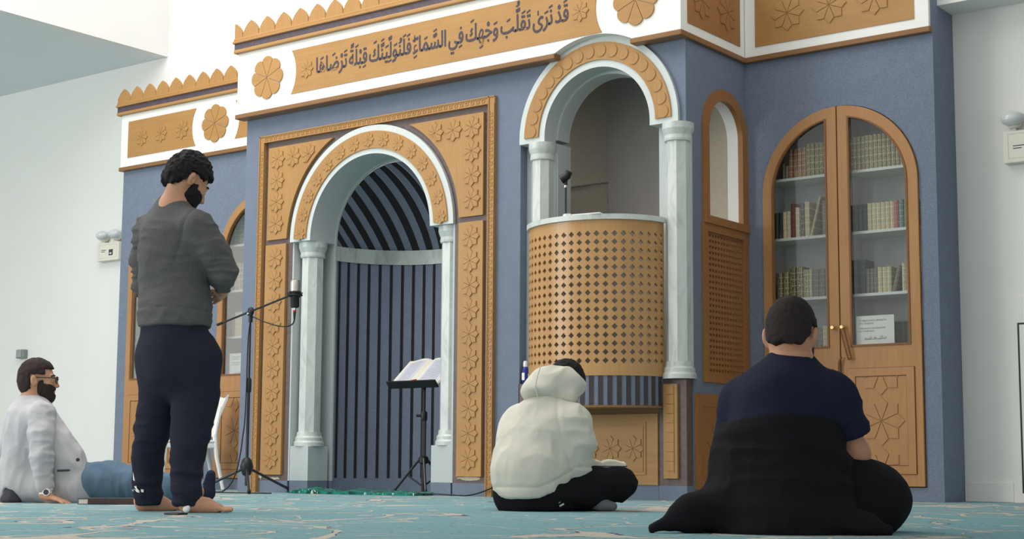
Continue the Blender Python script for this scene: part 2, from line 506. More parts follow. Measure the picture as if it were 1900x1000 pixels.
# granite surround, carved panels and key-pattern border
t = thing('niche_surround', 'brown granite surround with carved oak panels and key pattern border around prayer niche', 'wall surround', (AC, 0, 0))
w = MB()
pts = [(-9.62, 0.1), (-9.62, 3.06), (-7.105, 3.06), (-7.105, 0.1), (-7.462, 0.1), (-7.462, 2.127)] + arc(AC, AZc, 0.9, 0, 180, 50) + [(-9.264, 2.127), (-9.264, 0.1)]
w.prism(pts, 0.0, 0.29, M['granite'])
w.box(-9.62, -9.264, 0.0, 0.29, 0.0, 0.1, M['felt']); w.box(-7.462, -7.105, 0.0, 0.29, 0.0, 0.1, M['felt'])
gb = build('granite_backing', w, t)
# bare plaster scars under the lower panels
w = MB()
def scar(cx, cz, wx, wz, seed):
    rr = random.Random(seed)
    w.prism([(cx+wx*math.cos(R(a))*rr.uniform(0.7, 1.1), cz+wz*math.sin(R(a))*rr.uniform(0.55, 1.15)) for a in range(0, 360, 18)], -0.0025, 0.001, M['plaster'])
for sc_ in ((-9.43, 0.118, 0.085, 0.014, 1), (-9.592, 0.145, 0.022, 0.04, 2), (-7.29, 0.137, 0.13, 0.017, 3)):
    w = MB(); scar(*sc_); build('plaster_scar', w, t)
def key_border(mb):
    x0, x1, z1 = -9.672, -7.053, 3.098
    wd = 0.062
    for (a, b, c, d_) in ((x0, x0+wd, 0.0, z1-wd), (x1-wd, x1, 0.0, z1-wd)): mb.box(a, b, -0.03, 0.0, c, d_, M['wood'])
    mb.box(x0, x1, -0.03, 0.0, z1-wd, z1, M['wood_h'])
    # raised outer rim and carved key units
    for x in (x0, x1-wd):
        mb.box(x, x+0.009, -0.037, -0.03, 0, z1, M['wood']); mb.box(x+wd-0.009, x+wd, -0.037, -0.03, 0, z1-wd, M['wood'])
        z = 0.02
        while z < z1-wd-0.06:
            mb.box(x+0.014, x+0.019, -0.0345, -0.03, z, z+0.044, M['wood'])
            mb.box(x+0.019, x+0.046, -0.0345, -0.03, z, z+0.007, M['wood'])
            mb.box(x+0.041, x+0.046, -0.0345, -0.03, z+0.007, z+0.03, M['wood'])
            mb.box(x+0.027, x+0.041, -0.0345, -0.03, z+0.023, z+0.03, M['wood'])
            z += 0.055
    mb.box(x0, x1, -0.037, -0.03, z1-0.009, z1, M['wood_h']); mb.box(x0+wd, x1-wd, -0.037, -0.03, z1-wd, z1-wd+0.009, M['wood_h'])
    x = x0+0.07
    while x < x1-0.1:
        mb.box(x, x+0.044, -0.0345, -0.03, z1-0.019, z1-0.014, M['wood_h'])
        mb.box(x, x+0.007, -0.0345, -0.03, z1-0.046, z1-0.019, M['wood_h'])
        mb.box(x+0.007, x+0.03, -0.0345, -0.03, z1-0.046, z1-0.041, M['wood_h'])
        mb.box(x+0.023, x+0.03, -0.0345, -0.03, z1-0.041, z1-0.027, M['wood_h'])
        x += 0.055
w = MB(); key_border(w); build('key_border', w, t)
RS = 0.957
for s in (-1, 1):
    w = MB()
    xo = -9.56 if s < 0 else -7.167
    a_top = math.degrees(math.asin((2.983-AZc)/RS)); xi = AC+s*RS
    zb = 2.168
    a_b = math.degrees(math.asin((zb-AZc)/RS))
    if s < 0: poly = [(xo, zb), (xo, 2.983)] + arc(AC, AZc, RS, 180-a_top, 180-a_b, 30)
    else: poly = [(xo, zb), (xo, 2.983)] + arc(AC, AZc, RS, a_top, a_b, 30)
    w.prism(poly, -0.024, 0.0, M['wood'])
    cx = -9.447 if s < 0 else -7.280
    inside = lambda p: math.hypot(p[0]-AC, p[1]-AZc)-(RS+0.035)
    for k in range(4): star(w, cx, 2.875-0.19*k, 0.094, -0.033, -0.022, M['wood'], clips=[inside])
    for k in (1, 2): star(w, cx-s*0.19*k, 2.875, 0.094, -0.033, -0.022, M['wood'], clips=[inside])
    build('spandrel_panel', w, t)
    w = MB()
    x0, x1 = (-9.57, -9.322) if s < 0 else (-7.408, -7.164)
    z0, z1 = 0.15, 2.125
    w.box(x0, x1, -0.024, 0.0, z0, z1, M['wood'])
    for k in range(10): star(w, (x0+x1)/2, z1-0.118-0.191*k, 0.0945, -0.033, -0.022, M['wood'])
    build('pilaster_panel', w, t)

# niche arch
t = thing('niche_arch', 'white semicircular arch over the prayer niche with an oak band of carved stars', 'arch', (AC, 0, AZc))
w = MB()
w.prism(arc(AC, AZc, 0.905, 0, 180, 60) + arc(AC, AZc, 0.665, 180, 0, 60), -0.03, 0.275, M['arch'], side=M['grey'])
build('arch_ring', w, t, smooth=True, angle=30)
w = MB()
w.prism(arc(AC, AZc, 0.852, 1.6, 178.4, 60) + arc(AC, AZc, 0.708, 178.2, 1.8, 60), -0.042, -0.03, M['wood'])
for k in range(15):
    a = R(4.5+171/14*k); star(w, AC+0.78*math.cos(a), AZc+0.78*math.sin(a), 0.064, -0.048, -0.041, M['wood'], rot=4.5+171/14*k)
build('carved_band', w, t)

# columns
def column(cx, cy, z0, z1, r, label, pedestal=None):
    t = thing('column', label, 'column', (cx, cy, 0.0 if pedestal else z0), 'pale marble octagonal columns')
    w = MB(); w.lathe([(r, z0+0.10), (r*0.985, z1-0.13)], (cx, cy, 0), M['marble'], seg=8)
    build('shaft', w, t)
    w = MB(); c = (cx, cy, 0)
    w.lathe([(r*1.0, z1-0.135), (r*1.07, z1-0.13), (r*1.1, z1-0.115), (r*1.07, z1-0.10), (r*1.07, z1-0.088), (r*1.14, z1-0.072), (r*1.2, z1-0.055), (r*1.24, z1-0.045), (r*1.24, z1)], c, M['marble'])
    build('capital', w, t, smooth=True, angle=20)
    w = MB()
    w.lathe([(r*1.3, z0), (r*1.3, z0+0.03), (r*1.2, z0+0.045), (r*1.2, z0+0.07), (r*1.08, z0+0.085), (r*1.05, z0+0.12)], c, M['marble'])
    build('base', w, t, smooth=True, angle=20)
    if pedestal:
        x0, x1, y0, y1 = pedestal
        w = MB(); w.box(x0, x1, y0, y1, 0.1, z0, M['grey']); pd = build('pedestal', w, t, bevel=0.003)
        w = MB(); w.box(x0, x1, y0, y1, 0.0, 0.1, M['felt']); build('plinth', w, pd)
column(-9.135, 0.118, 0.39, AZc, 0.098, 'marble octagonal column on a grey pedestal at the left side of the prayer niche', (-9.243, -9.03, 0.004, 0.24))
column(-7.573, 0.118, 0.39, AZc, 0.098, 'marble octagonal column on grey pedestal, right side of prayer niche beside the music stand', (-7.686, -7.482, 0.004, 0.24))

# ------------------------------------------------------------------ pulpit
column(-6.645, 0.05, 0.845, 2.672, 0.088, 'marble octagonal column left of the latticed pulpit balcony')
column(-5.452, 0.055, 0.845, 2.672, 0.093, 'marble octagonal column standing on a granite pier right of the pulpit balcony')
w = MB()
w.box(XJ, -6.55, 0.085, 0.12, 0.845, 2.672, M['grey']); w.box(-5.62, XM-0.0, 0.07, 0.084, 0.845, 2.671, M['grey'])
w.box(-6.56, -6.54, 0.10, 0.27, 0.845, 2.672, M['grey']); w.box(-5.63, -5.61, 0.10, 0.27, 0.845, 2.672, M['grey'])
w.prism(arc(PC, PZ, 0.62, 0, 180, 40) + arc(PC, PZ, 0.448, 180, 0, 40), 0.12, 0.27, M['grey'])
struct('trim_4', w)
t = thing('pulpit_arch', 'white horseshoe arch over the pulpit with an oak band of round discs', 'arch', (PC, 0, PZ))
w = MB()
zs = 2.672
a1 = math.degrees(math.asin((zs-PZ)/PRO)); a2 = math.degrees(math.asin((zs-PZ)/PRI))
w.prism(arc(PC, PZ, PRO, a1, 180-a1, 60) + arc(PC, PZ, PRI, 180-a2, a2, 60), -0.03, 0.118, M['arch'], side=M['grey'])
build('arch_ring', w, t, smooth=True, angle=30)
w = MB()
w.prism(arc(PC, PZ, 0.652, 0.6, 179.4, 60) + arc(PC, PZ, 0.52, 179.4, 0.6, 60), -0.042, -0.03, M['wood'])
for k in range(18):
    a = R(5.0+170/17*k); x, z = PC+0.587*math.cos(a), PZ+0.587*math.sin(a)
    w.prism([(x+0.0475*math.cos(R(30*i+k*10)), z+0.0475*math.sin(R(30*i+k*10))) for i in range(12)], -0.0475, -0.041, M['wood'])
build('disc_band', w, t)

# balcony: half-oval lattice drum
BX, BA, BB = -6.09, 0.548, 0.458
def oval(s_list, off=0.0):
    out = []
    for th in s_list: out.append((BX+(BA+off)*math.cos(th), 0.0-(BB+off)*math.sin(th)))
    return out
N = 720
ths = [PI*i/N for i in range(N+1)]
cum = [0.0]
pp = oval(ths)
for i in range(N): cum.append(cum[-1]+math.dist(pp[i], pp[i+1]))
LEN = cum[-1]
def at_len(s):
    lo, hi = 0, N
    while hi-lo > 1:
        m = (lo+hi)//2
        if cum[m] <= s: lo = m
        else: hi = m
    f = (s-cum[lo])/(cum[hi]-cum[lo]); return ths[lo]+(ths[hi]-ths[lo])*f
t = thing('pulpit_balcony', 'rounded oak balcony pierced by rows of diamond holes under a marble rail', 'balcony', (BX, 0, 0.6))
w = MB()
NCOL, NROW = 25, 16
pitch = LEN/NCOL; zt, zbm = 1.955, 0.86
z_first, zp = 1.856, 0.0595
def P3(s, z, off): th = at_len(min(max(s, 0), LEN)); x, y = oval([th], off)[0]; return (x, y, z)
hd = 0.0215
OI = -0.02
def strip(s0, s1, z0, z1):
    vs = [P3(s0, z0, 0), P3(s1, z0, 0), P3(s1, z1, 0), P3(s0, z1, 0), P3(s0, z0, OI), P3(s1, z0, OI), P3(s1, z1, OI), P3(s0, z1, OI)]
    w.add(vs, [(0, 1, 2, 3), (7, 6, 5, 4), (0, 4, 5, 1), (3, 2, 6, 7)], M['wood_lit'])
for i in range(NCOL):
    s0, s1 = i*pitch, (i+1)*pitch; sm = (s0+s1)/2
    top = z_first+zp/2; bot = z_first-zp*(NROW-0.5)
    strip(s0, sm, top, zt); strip(sm, s1, top, zt); strip(s0, sm, zbm, bot); strip(sm, s1, zbm, bot)
    for j in range(NROW):
        zc = z_first-zp*j; z0, z1 = zc-zp/2, zc+zp/2
        hs = hd
        O = []
        for off in (0.0, OI):
            O.append([P3(s0, z0, off), P3(sm, z0, off), P3(s1, z0, off), P3(s1, zc, off), P3(s1, z1, off), P3(sm, z1, off), P3(s0, z1, off), P3(s0, zc, off),
                      P3(sm, zc-hd, off), P3(sm+hs, zc, off), P3(sm, zc+hd, off), P3(sm-hs, zc, off)])
        w.add(O[0]+O[1], [(0, 1, 8, 11, 7), (1, 2, 3, 9, 8), (3, 4, 5, 10, 9), (5, 6, 7, 11, 10),
                          (19, 23, 20, 13, 12), (20, 21, 15, 14, 13), (21, 22, 17, 16, 15), (22, 23, 19, 18, 17),
                          (8, 9, 21, 20), (9, 10, 22, 21), (10, 11, 23, 22), (11, 8, 20, 23)], M['wood_lit'])
build('lattice_screen', w, t)
w = MB()
th60 = [PI*i/60 for i in range(61)]
w.prism(oval(th60, 0.018) + oval(list(reversed(th60)), -0.06), 1.955, 1.992, M['marble'], ax=AZ)
build('marble_rail', w, t, smooth=True, angle=30)
w = MB(); nst = 48
for k in range(nst):
    s0, s1 = LEN*k/nst, LEN*(k+1)/nst
    m = M['granite_k'] if k % 2 else M['felt']; o = 0.0 if k % 2 else -0.004
    a, b = oval([at_len(s0), at_len(s1)], o-0.002); c, d_ = oval([at_len(s0), at_len(s1)], -0.03)
    w.prism([a, b, d_, c], 0.655, 0.862, m, ax=AZ)
build('fluted_drum', w, t)
w = MB()
w.prism(oval(th60, -0.004) + [(BX-BA, 0.0)], 0.64, 0.656, M['wood_trim'], ax=AZ)
build('underside', w, t)
w = MB(); w.prism(oval(th60, -0.03), 0.87, 0.90, M['wood'], ax=AZ); build('balcony_floor', w, t)
# dado panel below the balcony
t = thing('dado_panel', 'oak dado panel with a row of carved stars below the rounded pulpit balcony', 'panel', (-6.1, 0, 0.1))
w = MB()
w.box(-6.61, -5.594, -0.012, 0.08, 0.104, 0.604, M['wood_h']); w.box(-6.61, -5.594, 0.0, 0.08, 0.604, 0.645, M['wood_trim'])
w.box(-6.61, -5.594, 0.0, 0.085, 0.0, 0.104, M['felt'])
build('panel_board', w, t)
w = MB()
panel_frame(w, -6.52, -5.69, 0.175, 0.545, 0.014, -0.018, -0.011, M['wood_h'])
panel_frame(w, -6.497, -5.713, 0.198, 0.522, 0.006, -0.016, -0.011, M['wood_h'])
build('moulding', w, t)
w = MB()
for k in range(4): star(w, -6.375+0.193*k, 0.36, 0.094, -0.019, -0.011, M['wood_h'])
build('carved_stars', w, t)
# piers
def pier(x0, x1, label, panel):
    t = thing('pier', label, 'pier', ((x0+x1)/2, 0.04, 0))
    w = MB(); w.box(x0, x1, 0.0, 0.085, 0.1, 0.845, M['granite']); build('granite_block', w, t)
    w = MB(); w.box(x0, x1, 0.0, 0.085, 0.0, 0.1, M['felt']); build('plinth', w, t)
    if panel:
        a, b = panel
        w = MB(); w.box(a, b, -0.022, 0.0, 0.15, 0.808, M['wood']); 
        for k in range(9):
            z = 0.205+0.0665*k
            w.box(a+0.026, b-0.030, -0.027, -0.022, z, z+0.062, M['wood'])
        w.box(b-0.029, b-0.025, -0.027, -0.022, 0.19, 0.80, M['wood'])
        build('carved_strip', w, t)
pier(-5.592, XM-0.012, 'brown granite pier with a narrow oak strip under the right pulpit column', (-5.541, -5.428))
pier(XJ+0.004, -6.615, 'brown granite pier left of the pulpit balcony, carrying the blue bottle', None)

# side window, side lattice and side panel of the pulpit
t = thing('side_window', 'narrow round-topped oak window frame in the side face of the pulpit', 'window frame', (XM, 0.55, 2.0))
w = MB()
w.prism([(0.215, 2.03), (0.215, 2.67)] + arc(0.548, 2.67, 0.333, 180, 0, 40) + [(0.881, 2.03), (0.797, 2.03)] + arc(0.548, 2.67, 0.249, 0, 180, 40) + [(0.299, 2.03)], XM-0.02, XM+0.02, M['wood_side'], ax=AX)
build('frame', w, t, smooth=True, angle=30)
w = MB(); w.prism([(0.235, 2.03), (0.235, 2.67)] + arc(0.548, 2.67, 0.313, 180, 0, 40) + [(0.861, 2.03), (0.800, 2.03)] + arc(0.548, 2.67, 0.252, 0, 180, 40) + [(0.296, 2.03)], XM-0.112, XM-0.021, M['white'], ax=AX); build('lining', w, t, smooth=True, angle=30)
w = MB(); w.box(XM-0.11, XM+0.035, 0.215, 0.876, 1.972, 2.03, M['wood_side']); build('sill', w, t, bevel=0.003)
t = thing('side_lattice', 'oak lattice screen of small square holes below the side window of the pulpit', 'lattice panel', (XM, 0.54, 0.83))
w = MB(); w.prism(rect(0.2, 0.876, 0.83, 1.972), XM, XM+0.02, M['wood_side'], holes=[rect(0.262, 0.808, 0.897, 1.913)], ax=AX)
build('frame', w, t)
w = MB()
ny, nz = 13, 24; py_, pz_ = 0.546/ny, 1.016/nz
for k in range(nz+1):
    z = 0.897+pz_*k; w.box(XM-0.012, XM+0.004, 0.262, 0.808, z-0.012, z+0.012, M['wood_side'])
for k in range(ny+1):
    y = 0.262+py_*k; w.box(XM-0.016, XM+0.001, y-0.011, y+0.011, 0.897, 1.913, M['wood_side'])
build('grille', w, t)
t = thing('star_panel', 'oak panel with a large carved star at the foot of the pulpit side face', 'panel', (XM, 0.48, 0.08))
w = MB(); w.box(XM, XM+0.02, 0.088, 0.872, 0.077, 0.742, M['wood_side']); build('panel_board', w, t)
w = MB(); panel_frame(w, 0.165, 0.795, 0.15, 0.665, 0.01, XM+0.019, XM+0.025, M['wood_side'], ax=AX)
star(w, 0.48, 0.41, 0.26, XM+0.019, XM+0.026, M['wood_side'], ax=AX, gap=0.03)
build('carved_star', w, t)

# ------------------------------------------------------------------ friezes
def crest(mb, x0, x1, z, y0, y1, first, m, zt=4.147, pitch=0.2035):
    pts = [(x0, z)]
    prof = []
    n = 9; hw = pitch/2
    zb = z-0.002
    c = first
    top = []
    while c-hw < x1:
        for i in range(-n, n+1):
            u = i/n
            x = c+u*hw*0.995
            h = math.sqrt(max(0.0, 9.0-(abs(u)+2.0)**2))/math.sqrt(5.0)
            if x0 <= x <= x1: top.append((x, zb+(zt-zb)*h))
        c += pitch
    mb.prism([(x0, z), (x0, top[0][1])] + top + [(x1, top[-1][1]), (x1, z)], y0, y1, m)
def frieze(name, label, x0, x1, yf, yb, board, panels, rosettes, stars, cresty, ends=(0.03, 0.03), trims=None, lx=0.0):
    t = thing(name, label, 'frieze', ((x0+x1)/2, yf, FZ0))
    w = MB(); w.prism(board, yf, yb, M['white']); build('white_board', w, t)
    w = MB()
    for (a, b) in (trims or [(x0-0.012, x1+0.012)]):
        w.box(a, b, yf-0.014, YB if yb > 0.5 else 0.0, FZ0-0.042, FZ0-0.001, M['wood_trim'])
    build('lower_trim', w, t, bevel=0.006)
    for poly in panels:
        w = MB(); w.prism(poly, yf-0.006, yf+0.004, M['wood_h'])
        for (cx, cz, r) in stars:
            if min(p[0] for p in poly) < cx < max(p[0] for p in poly): star(w, cx, cz, r, yf-0.013, yf-0.005, M['wood_h'])
        build('carved_panel', w, t)
    for (cx, cz, r) in rosettes:
        w = MB(); rosette(w, cx, cz, r, yf-0.012, yf+0.002, M['wood_h']); build('rosette', w, t)
    e0, e1 = ends
    w = MB(); w.box(x0-e0, x1+e1, yf-0.035, yb, FZ1, FZ1+0.034, M['wood_h']); build('lower_moulding', w, t, bevel=0.008)
    w = MB(); w.box(x0-e0+0.003, x1+e1-0.003, yf-0.026, yb, FZ1+0.034, FZ1+0.088, M['granite_d']); build('granite_strip', w, t)
    w = MB(); w.box(x0-e0-0.008, x1+e1, yf-0.045, yb, FZ1+0.088, FZ1+0.112, M['wood_h']); w.box(x0-e0-0.002, x1+e1, yf-0.036, yb, FZ1+0.112, FZ1+0.136, M['wood_h'])
    build('upper_moulding', w, t, bevel=0.006)
    w = MB(); crest(w, x0-e0, x1+e1, FZ1+0.136, yf-0.024, yf+0.0, cresty, M['wood']); build('scalloped_crest', w, t)
    return t
def cut_end(cx, cz, rr, half, left):
    """one end of a carved panel hollowed round a rosette"""
    a = math.degrees(math.asin(half/rr))
    return arc(cx, cz, rr, a, -a, 16) if left else arc(cx, cz, rr, 180+a, 180-a, 16)
# centre frieze with the inscription
zc = 3.597; hh = 0.192
fx0, fx1 = -9.898, -5.332
ch = math.sqrt(0.74**2-(FZ0-2.66)**2)
board = [(fx0, FZ0)] + [p for p in arc(-6.087, 2.66, 0.74, 180-math.degrees(math.acos(ch/0.74)), math.degrees(math.acos(ch/0.74)), 30)] + [(fx1, FZ0), (fx1, FZ1), (fx0, FZ1)]
left_end = cut_end(-9.517, zc, 0.352, hh, True)
right_end = cut_end(-5.706, zc, 0.352, hh, False)
panel = left_end + right_end
t = frieze('centre_frieze', 'white frieze over the prayer niche with a long oak panel of Arabic lettering', fx0, fx1, -0.10, -0.034, board, [panel],
           [(-9.517, zc, 0.192), (-5.706, zc, 0.192)], [(-9.036, zc, 0.084), (-6.195, zc, 0.084)], -9.928, trims=[(fx0-0.012, -6.425), (-5.752, fx1+0.012)])
FRIEZE_C = t
# returning frieze on the side of the pulpit
t2 = thing('side_frieze', 'short white return of the frieze with two carved stars above the pulpit side window', 'frieze', (fx1, 0.4, FZ0))
w = MB(); w.box(fx1-0.02, fx1, -0.034, 0.84, FZ0, 4.1, M['white']); build('white_board', w, t2)
w = MB(); w.box(XM, fx1+0.012, 0.001, 0.85, FZ0-0.042, FZ0-0.001, M['wood_trim']); build('lower_trim', w, t2, bevel=0.005)
w = MB(); w.box(fx1-0.004, fx1+0.006, -0.008, 0.767, 3.384, 3.80, M['wood_side'])
for cy in (0.19, 0.565): star(w, cy, 3.60, 0.15, fx1+0.005, fx1+0.013, M['wood_side'], ax=AX, gap=0.03)
build('carved_panel', w, t2)
# cabinet friezes
rx0, rx1 = fx1+0.0, -3.878
frieze('right_frieze', 'white frieze with three carved stars above the bookcase on the right', rx0, rx1, 0.845, YW, rect(rx0, rx1, FZ0, FZ1), [rect(-5.24, -3.982, 3.384, 3.80)], [],
       [(-4.968, zc+0.005, 0.142), (-4.627, zc+0.005, 0.142), (-4.275, zc+0.005, 0.142)], rx0+0.1, ends=(0.0, 0.02))
w = MB(); w.box(rx1-0.01, rx1, YW, YB, FZ0, 4.1, M['wall']); struct('trim_5', w)
lx0, lx1 = -12.70, XL-0.03
mid = -11.246
pl = [(-12.585, zc-hh), (-12.585, zc+hh)] + arc(mid, zc, 0.345, 180-math.degrees(math.asin(hh/0.345)), 180+math.degrees(math.asin(hh/0.345)), 16)
pr = [(-9.95, zc-hh)] + arc(mid, zc, 0.345, -math.degrees(math.asin(hh/0.345)), math.degrees(math.asin(hh/0.345)), 16) + [(-9.95, zc+hh)]
frieze('left_frieze', 'white frieze with a rosette between carved panels over the left-hand bookcases', lx0, lx1, 0.845, YW, rect(lx0, lx1, FZ0, FZ1), [pl, pr], [(mid, zc, 0.192)],
       [(-12.36, zc, 0.098), (-12.06, zc, 0.098), (-11.74, zc, 0.105), (-10.70, zc, 0.105), (-10.38, zc, 0.098)], -12.654, ends=(0.05, 0.0))

# ------------------------------------------------------------------ lettering
AR = {'\u0627': (0xFE8D, 0xFE8E, 0, 0), '\u0628': (0xFE8F, 0xFE90, 0xFE91, 0xFE92), '\u0629': (0xFE93, 0xFE94, 0, 0),
      '\u062a': (0xFE95, 0xFE96, 0xFE97, 0xFE98), '\u062c': (0xFE9D, 0xFE9E, 0xFE9F, 0xFEA0), '\u062f': (0xFEA9, 0xFEAA, 0, 0),
      '\u0630': (0xFEAB, 0xFEAC, 0, 0), '\u0631': (0xFEAD, 0xFEAE, 0, 0), '\u0633': (0xFEB1, 0xFEB2, 0xFEB3, 0xFEB4), '\u0636': (0xFEBD, 0xFEBE, 0xFEBF, 0xFEC0),
      '\u0641': (0xFED1, 0xFED2, 0xFED3, 0xFED4), '\u0642': (0xFED5, 0xFED6, 0xFED7, 0xFED8), '\u0643': (0xFED9, 0xFEDA, 0xFEDB, 0xFEDC),
      '\u0644': (0xFEDD, 0xFEDE, 0xFEDF, 0xFEE0), '\u0645': (0xFEE1, 0xFEE2, 0xFEE3, 0xFEE4), '\u0646': (0xFEE5, 0xFEE6, 0xFEE7, 0xFEE8),
      '\u0647': (0xFEE9, 0xFEEA, 0xFEEB, 0xFEEC), '\u0648': (0xFEED, 0xFEEE, 0, 0), '\u0649': (0xFEEF, 0xFEF0, 0, 0),
      '\u064a': (0xFEF1, 0xFEF2, 0xFEF3, 0xFEF4), '\u0621': (0xFE80, 0, 0, 0)}
MARKS = set('\u064b\u064c\u064d\u064e\u064f\u0650\u0651\u0652\u0670\u06d6')
def shape_arabic(text):
    """contextual letter forms in left-to-right drawing order, marks kept with their letter"""
    cl = []
    for ch in text:
        if ch in MARKS: cl[-1][1].append(ch)
        else: cl.append([ch, []])
    out = []
    for i, (ch, mk) in enumerate(cl):
        if ch not in AR: out.append((ch, mk)); continue
        f = AR[ch]
        prev = cl[i-1][0] if i else ' '; nxt = cl[i+1][0] if i+1 < len(cl) else ' '
        jp = prev in AR and AR[prev][2] != 0 and f[1] != 0
        jn = f[2] != 0 and nxt in AR and AR[nxt][1] != 0
        c = f[3] if (jp and jn) else f[1] if jp else f[2] if jn else f[0]
        out.append((chr(c), mk))
    return list(reversed(out))
_tc = bpy.data.curves.new('lettering_source', 'FONT'); _to = bpy.data.objects.new('lettering_source', _tc); COL.objects.link(_to)
def glyph_mesh(s, bold=0.0, depth=0.0):
    _tc.body = s; _tc.offset = bold; _tc.extrude = depth; _tc.resolution_u = 3
    dg = bpy.context.evaluated_depsgraph_get(); dg.update()
    me = bpy.data.meshes.new_from_object(_to.evaluated_get(dg))
    vs = [tuple(v.co) for v in me.vertices]; fs = [tuple(p.vertices) for p in me.polygons]
    bpy.data.meshes.remove(me); return vs, fs
_GC = {}
def glyph(ch, bold, depth):
    k = (ch, bold, depth)
    if k not in _GC:
        vs, fs = glyph_mesh(ch, bold, depth)
        v0, _ = glyph_mesh(ch+'l', 0.0, 0.0); 
        vl, _ = glyph_mesh('l', 0.0, 0.0)
        adv = max(v[0] for v in v0)-max(v[0] for v in vl)
        _GC[k] = (vs, fs, adv)
    return _GC[k]
def text_arabic(mb, text, x0, x1, z, m, fn, bold=0.012, depth=0.02, size=None):
    items = []; x = 0.0
    for ch, mk in shape_arabic(text):
        if ch == ' ': x += 0.12; continue
        vs, fs, adv = glyph(ch, bold, depth)
        items.append((x, 0, vs, fs))
        top = max((v[1] for v in vs), default=0.5); bot = min((v[1] for v in vs), default=0)
        lx_ = min(v[0] for v in vs); hx_ = max(v[0] for v in vs)
        lift = 0
        for c in mk:
            mv, mf, _ = glyph(c, bold*0.6, depth)
            if not mv: continue
            ml = min(v[0] for v in mv); mh = max(v[0] for v in mv); mz0 = min(v[1] for v in mv); mz1 = max(v[1] for v in mv)
            dx = x+(lx_+hx_)/2-(ml+mh)/2
            if c in '\u0650\u064d': dz = min(bot, 0)-0.05-mz1
            else: dz = max(top, 0.42)+0.05+lift-mz0; lift += (mz1-mz0)+0.03
            items.append((dx, dz, mv, mf))
        x += adv
    k = (x1-x0)/x
    kz = size or k
    for dx, dz, vs, fs in items:
        mb.add([fn(x0+(v[0]+dx)*k, z+(v[1]+dz)*kz, v[2]) for v in vs], fs, m)
    return k
w = MB()
text_arabic(w, '\u0642\u064e\u062f\u0652 \u0646\u064e\u0631\u064e\u0649\u0670 \u062a\u064e\u0642\u064e\u0644\u0651\u064f\u0628\u064e \u0648\u064e\u062c\u0652\u0647\u0650\u0643\u064e \u0641\u0650\u064a \u0627\u0644\u0633\u0651\u064e\u0645\u064e\u0627\u0621\u0650\u06d6 \u0641\u064e\u0644\u064e\u0646\u064f\u0648\u064e\u0644\u0651\u0650\u064a\u064e\u0646\u0651\u064e\u0643\u064e \u0642\u0650\u0628\u0652\u0644\u064e\u0629\u064b \u062a\u064e\u0631\u0652\u0636\u064e\u0627\u0647\u064e\u0627',
            -8.93, -6.295, 3.545, M['ink'], lambda a, b, t: (a, -0.107-t*0.12, b), bold=0.014, depth=0.02, size=0.185)
LET = build('inscription_lettering', w, FRIEZE_C)
LET['label'] = 'dark grey Arabic inscription lettering'

